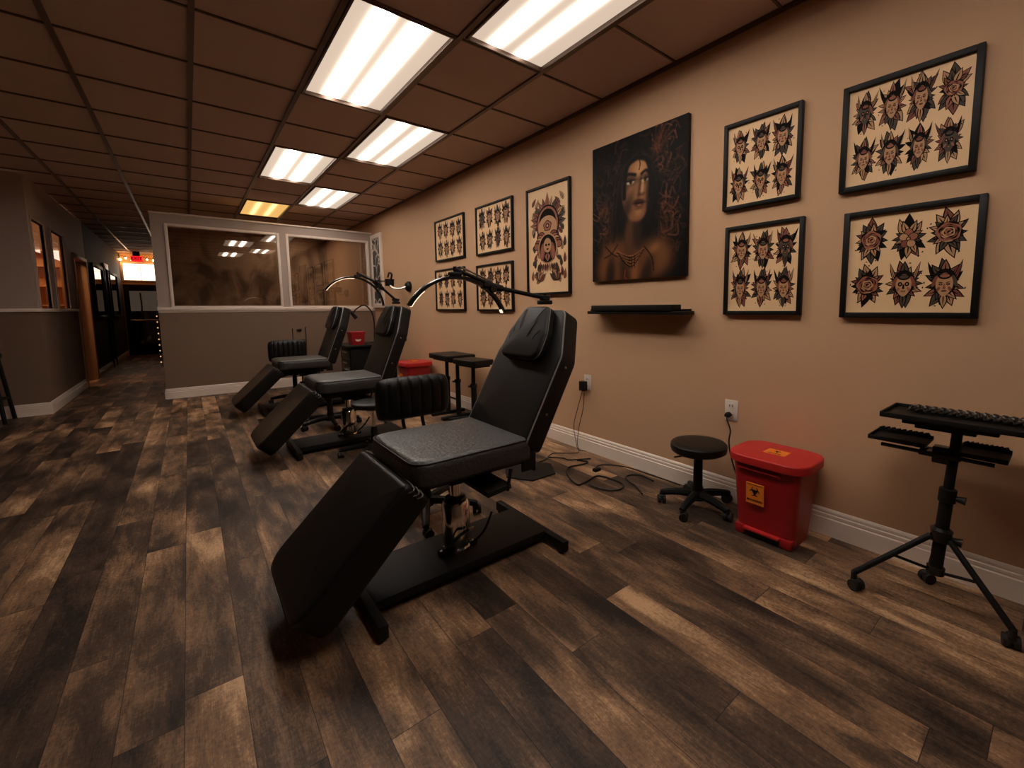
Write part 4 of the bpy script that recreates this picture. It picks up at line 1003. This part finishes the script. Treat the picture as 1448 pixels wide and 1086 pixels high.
for P in ([(2.455, 2.645, .515), (2.45, 2.70, .36), (2.445, 2.745, .20), (2.43, 2.70, .06), (2.428, 2.667, .006), (2.45, 2.6, .006)], [(2.455, 2.625, .515), (2.45, 2.635, .36), (2.445, 2.68, .20), (2.435, 2.69, .06), (2.42, 2.655, .006), (2.36, 2.62, .006), (2.285, 2.677, .006)]):
    mk('wire', tube(B(), spline([V(p)-ao for p in P]), .0028, 6), 'cord', s)
def cord(pts, r, label, z=.006): tag(mk('power_cable', tube(B(), spline([(x, y, z) for x, y in pts]), r, 7), 'cord'), label, 'cord', 'black cords on the floor by the wall')
cord([(1.982, 2.651), (2.08, 2.668), (2.145, 2.717), (2.216, 2.738), (2.285, 2.677)], .004, 'short black cord end on the floor beside the dark floor plate')
cord([(2.12, 2.69), (2.135, 2.672), (2.194, 2.592), (2.199, 2.535), (2.267, 2.489), (2.349, 2.438)], .005, 'black cord running from the floor plate towards the baseboard', .007)
cord([(2.241, 2.481), (2.283, 2.408), (2.225, 2.384), (2.089, 2.409), (1.985, 2.298), (1.922, 2.129), (1.996, 2.123), (2.134, 2.144), (2.167, 2.01), (2.156, 1.921), (2.095, 1.881), (2.025, 1.908), (1.987, 1.997), (1.983, 2.075)], .006, 'thick black cord looping widely on the floor left of the stool', .008)
cord([(2.134, 1.74), (2.172, 1.80), (2.205, 1.86), (2.22, 1.92), (2.265, 1.994), (2.327, 1.993), (2.37, 1.934), (2.355, 1.823)], .006, 'black cord curling up to the left caster of the low stool', .009)
cord([(2.208, 2.255), (2.3, 2.293), (2.387, 2.215), (2.43, 2.093), (2.435, 1.932), (2.44, 1.783), (2.44, 1.66)], .004, 'thin black cord lying along the foot of the baseboard')
ps = thing('loose_plug', 'small black plug lying among the floor cords', 'plug', (2.21, 2.23, 0)); mk('body', box(B(), -.03, .03, -.018, .018, 0, .024, .006), 'black', ps); mk('prong', box(B(), .03, .045, -.008, .008, .008, .014, .001), 'steel', ps)
s = thing('plugged_cable', 'black plug and cord dropping from the outlet behind the red bin', 'cord', (XR-.009, 1.345, .545))
mk('plug', lathe(B(), [(0, 0), (.016, 0), (.018, .02), (.01, .04), (0, .04)], seg=14, mtx=Matrix.Rotation(-pi/2, 4, 'Y')), 'black', s)
mk('wire', tube(B(), spline([(-.035, 0, -.002), (-.045, -.015, -.03), (-.035, -.03, -.09), (-.03, -.02, -.16), (-.035, -.04, -.25), (-.04, -.1, -.4), (-.03, -.16, -.53)]), .0045, 8), 'cord', s)

# ---------------------------------------------------------------- armrest stands, work cart, lamps at the back
def armrest(loc, rz, label, w, l, z, twin, group='black padded armrest stands'):
    s = thing('armrest_stand', label, 'armrest', loc, rz, group)
    o = rpoly([(-w, -l), (w, -l), (w, l), (-w, l)], .025, 4)
    mk('pad', cushion(B(), o, .055, .012, Matrix.Translation((0, 0, z-.055)), .004), 'leather', s)
    mk('pad_plate', box(B(), -w*.75, w*.75, -l*.85, l*.85, z-.075, z-.055, .003), 'black', s)
    for yy in ((-.13, .13) if twin else (0,)):
        p = mk('post', tube(B(), [(0, yy, .03), (0, yy, .42)], .028, 14), 'black', s)
        mk('inner_post', tube(B(), [(0, yy, .4), (0, yy, z-.075)], .020, 12), 'black', p)
        bm = B(); lathe(bm, [(.026, .39), (.035, .395), (.035, .43), (.022, .435)], (0, yy, 0), 14); tube(bm, [(-.02, yy, .41), (-.06, yy, .41)], [.006, .012], 8); mk('collar', bm, 'blackgloss', p)
    if twin:
        mk('cross_bar', tube(B(), [(0, -.13, .2), (0, .13, .2)], .011, 10), 'black', s)
        for yy in (-.13, .13): mk('foot_bar', box(B(), -.2, .2, yy-.025, yy+.025, 0.0, .035, .006), 'black', s)
    else:
        for k in range(4):
            a = pi/4+k*pi/2; c, sn = cos(a), sin(a)
            l_ = mk('leg', tube(B(), [(0, 0, .085), (c*.26, sn*.26, .06)], [.02, .014], 8), 'black', s); cb = B(); caster(cb, c*.26, sn*.26, .065, a+2); mk('caster', cb, 'rubber', l_)
    return s
armrest((2.2, 4.52, 0), 0, 'black padded armrest bench on two posts beside the wall', .16, .26, .705, True)
armrest((2.18, 4.0, 0), .1, 'small black armrest stand half hidden by the foreground chair back', .12, .2, .69, False)
fp = thing('floor_stand', 'dark flat floor stand with a short post behind the foreground chair', 'stand', (1.84, 2.56, 0))
mk('base_plate', lathe(B(), [(0, 0), (.2, 0), (.205, .004), (.2, .010), (0, .012)], seg=6), 'black', fp)
mk('post', tube(B(), [(.02, -.02, .01), (.02, -.02, .62)], .016, 12), 'black', fp); mk('rest_pad', cushion(B(), rpoly([(-.08, -.12), (.08, -.12), (.08, .12), (-.08, .12)], .03, 4), .05, .015, Matrix.Translation((.02, -.02, .62)), .004), 'leather', fp)

c = thing('work_cart', 'black work cart against the wall, carrying the red container', 'cart', (1.95, 7.05, 0))
mk('top', box(B(), -.28, .33, -.3, .36, .655, .68, .004), 'black', c); mk('drawer_unit', box(B(), -.2, .28, -.22, .3, .12, .655, .004), 'black', c)
for x in (-.2, .26):
    for y in (-.2, .28):
        l_ = mk('leg', tube(B(), [(x, y, .12), (x, y, .05)], .014, 8), 'black', c); cb = B(); caster(cb, x, y, .06, 1.0); mk('caster', cb, 'rubber', l_)
for z in (.2, .36, .52): d_ = mk('drawer', box(B(), -.215, -.2, -.2, .28, z-.06, z+.08, .003), 'blackgloss', c); mk('handle', tube(B(), [(-.225, -.06, z+.05), (-.225, .14, z+.05)], .006, 8), 'steel', d_)
k = thing('sharps_container', 'small red sharps container with white label on the work cart', 'container', (1.88, 7.0, .68))
bm = B(); rings = []
for z, q in ((0, .085), (.16, .1), (.17, .1)): rings.append([bm.verts.new((p.x, p.y, z)) for p in rpoly([(-q, -q*1.1), (q, -q*1.1), (q, q*1.1), (-q, q*1.1)], .02, 4)])
n = len(rings[0])
for a, b in zip(rings, rings[1:]):
    for i in range(n): bm.faces.new((a[i], a[(i+1) % n], b[(i+1) % n], b[i]))
bm.faces.new(list(reversed(rings[0]))); bm.faces.new(rings[-1]); mk('body', bm, 'red', k)
mk('lid', box(B(), -.106, .106, -.116, .116, .168, .195, .006), 'red', k)
mk('label', lathe(B(), [(0, 0), (.03, 0), (.03, .012), (0, .012)], (0, -.09, .08), 18, mtx=Matrix.Rotation(pi/2, 4, 'X') @ Matrix.Scale(1.4, 4, (1, 0, 0))), 'white', k)
armrest((2.18, 6.28, 0), .785, 'black padded armrest stand beside the work cart', .09, .16, .80, False)
g = thing('gooseneck_lamp', 'small unlit gooseneck lamp rising above the work cart', 'lamp', (2.2, 7.2, .68))
mk('base', lathe(B(), [(0, 0), (.05, 0), (.05, .012), (.02, .02), (0, .02)], seg=18), 'black', g)
mk('gooseneck', tube(B(), spline([(0, 0, .02), (.01, 0, .3), (-.02, 0, .48), (-.12, 0, .585), (-.24, 0, .53), (-.3, 0, .45)]), .010, 8), 'black', g)
mk('lamp_head', tube(B(), [(-.33, 0, .49), (-.25, 0, .39)], [.022, .03], 12), 'black', g)

# tall dark stool leg at the left edge
s = thing('bar_stool', 'dark bar stool cut by the left edge in front of the left wall', 'stool', (-1.745, 7.575, 0))
mk('seat', lathe(B(), [(0, .70), (.17, .70), (.18, .73), (.17, .76), (0, .765)], seg=28), 'leather', s)
for x, y in ((-.16, -.16), (.16, -.16), (.16, .16), (-.16, .16)): mk('leg', tube(B(), [(x*.75, y*.75, .7), (x*1.1, y*1.1, 0)], .018, 10), 'black', s)
bm = B(); q = .15
for a, b in (((-q, -q), (q, -q)), ((q, -q), (q, q)), ((q, q), (-q, q)), ((-q, q), (-q, -q))): tube(bm, [(a[0], a[1], .25), (b[0], b[1], .25)], .011, 8)
mk('foot_rail', bm, 'black', s)

# ---------------------------------------------------------------- camera, world, colour
sc = bpy.context.scene
cam = bpy.data.cameras.new('camera'); co = bpy.data.objects.new('camera', cam); C.objects.link(co); sc.camera = co
VX, VY, PP = np.array([1522.7, 430.5]), np.array([265.9, 439.2]), np.array([800., 497.])
f = float(np.sqrt(-(VX-PP) @ (VY-PP)))
cx_ = np.append((VX-PP)/f, 1); cx_ /= np.linalg.norm(cx_); cy_ = np.append((VY-PP)/f, 1); cy_ /= np.linalg.norm(cy_)
cz_ = np.cross(cx_, cy_); cz_ *= np.sign(cz_[1]); Rm = np.stack([cx_, cy_, -cz_], 1)        # world -> camera (x right, y down, z forward)
mw = Matrix.Identity(4)
for j in range(3): mw[j][0], mw[j][1], mw[j][2] = Rm[0][j], -Rm[1][j], -Rm[2][j]
mw.translation = (0, 0, 1.2025); co.matrix_world = mw
cam.sensor_fit = 'HORIZONTAL'; cam.sensor_width = 36; cam.lens = f*36/1448; cam.shift_x = (724-PP[0])/1448; cam.shift_y = (PP[1]-543)/1448; cam.clip_start = .02
w = bpy.data.worlds.new('world'); sc.world = w; w.use_nodes = True; w.node_tree.nodes['Background'].inputs[0].default_value = (.01, .008, .006, 1); w.node_tree.nodes['Background'].inputs[1].default_value = 1
vs = sc.view_settings; vs.view_transform = 'Standard'; vs.look = 'None'; vs.exposure = .18; vs.gamma = 1; vs.use_curve_mapping = False
sc.cycles.use_denoising = True; sc.cycles.max_bounces = 10; sc.cycles.diffuse_bounces = 6; sc.cycles.transparent_max_bounces = 16
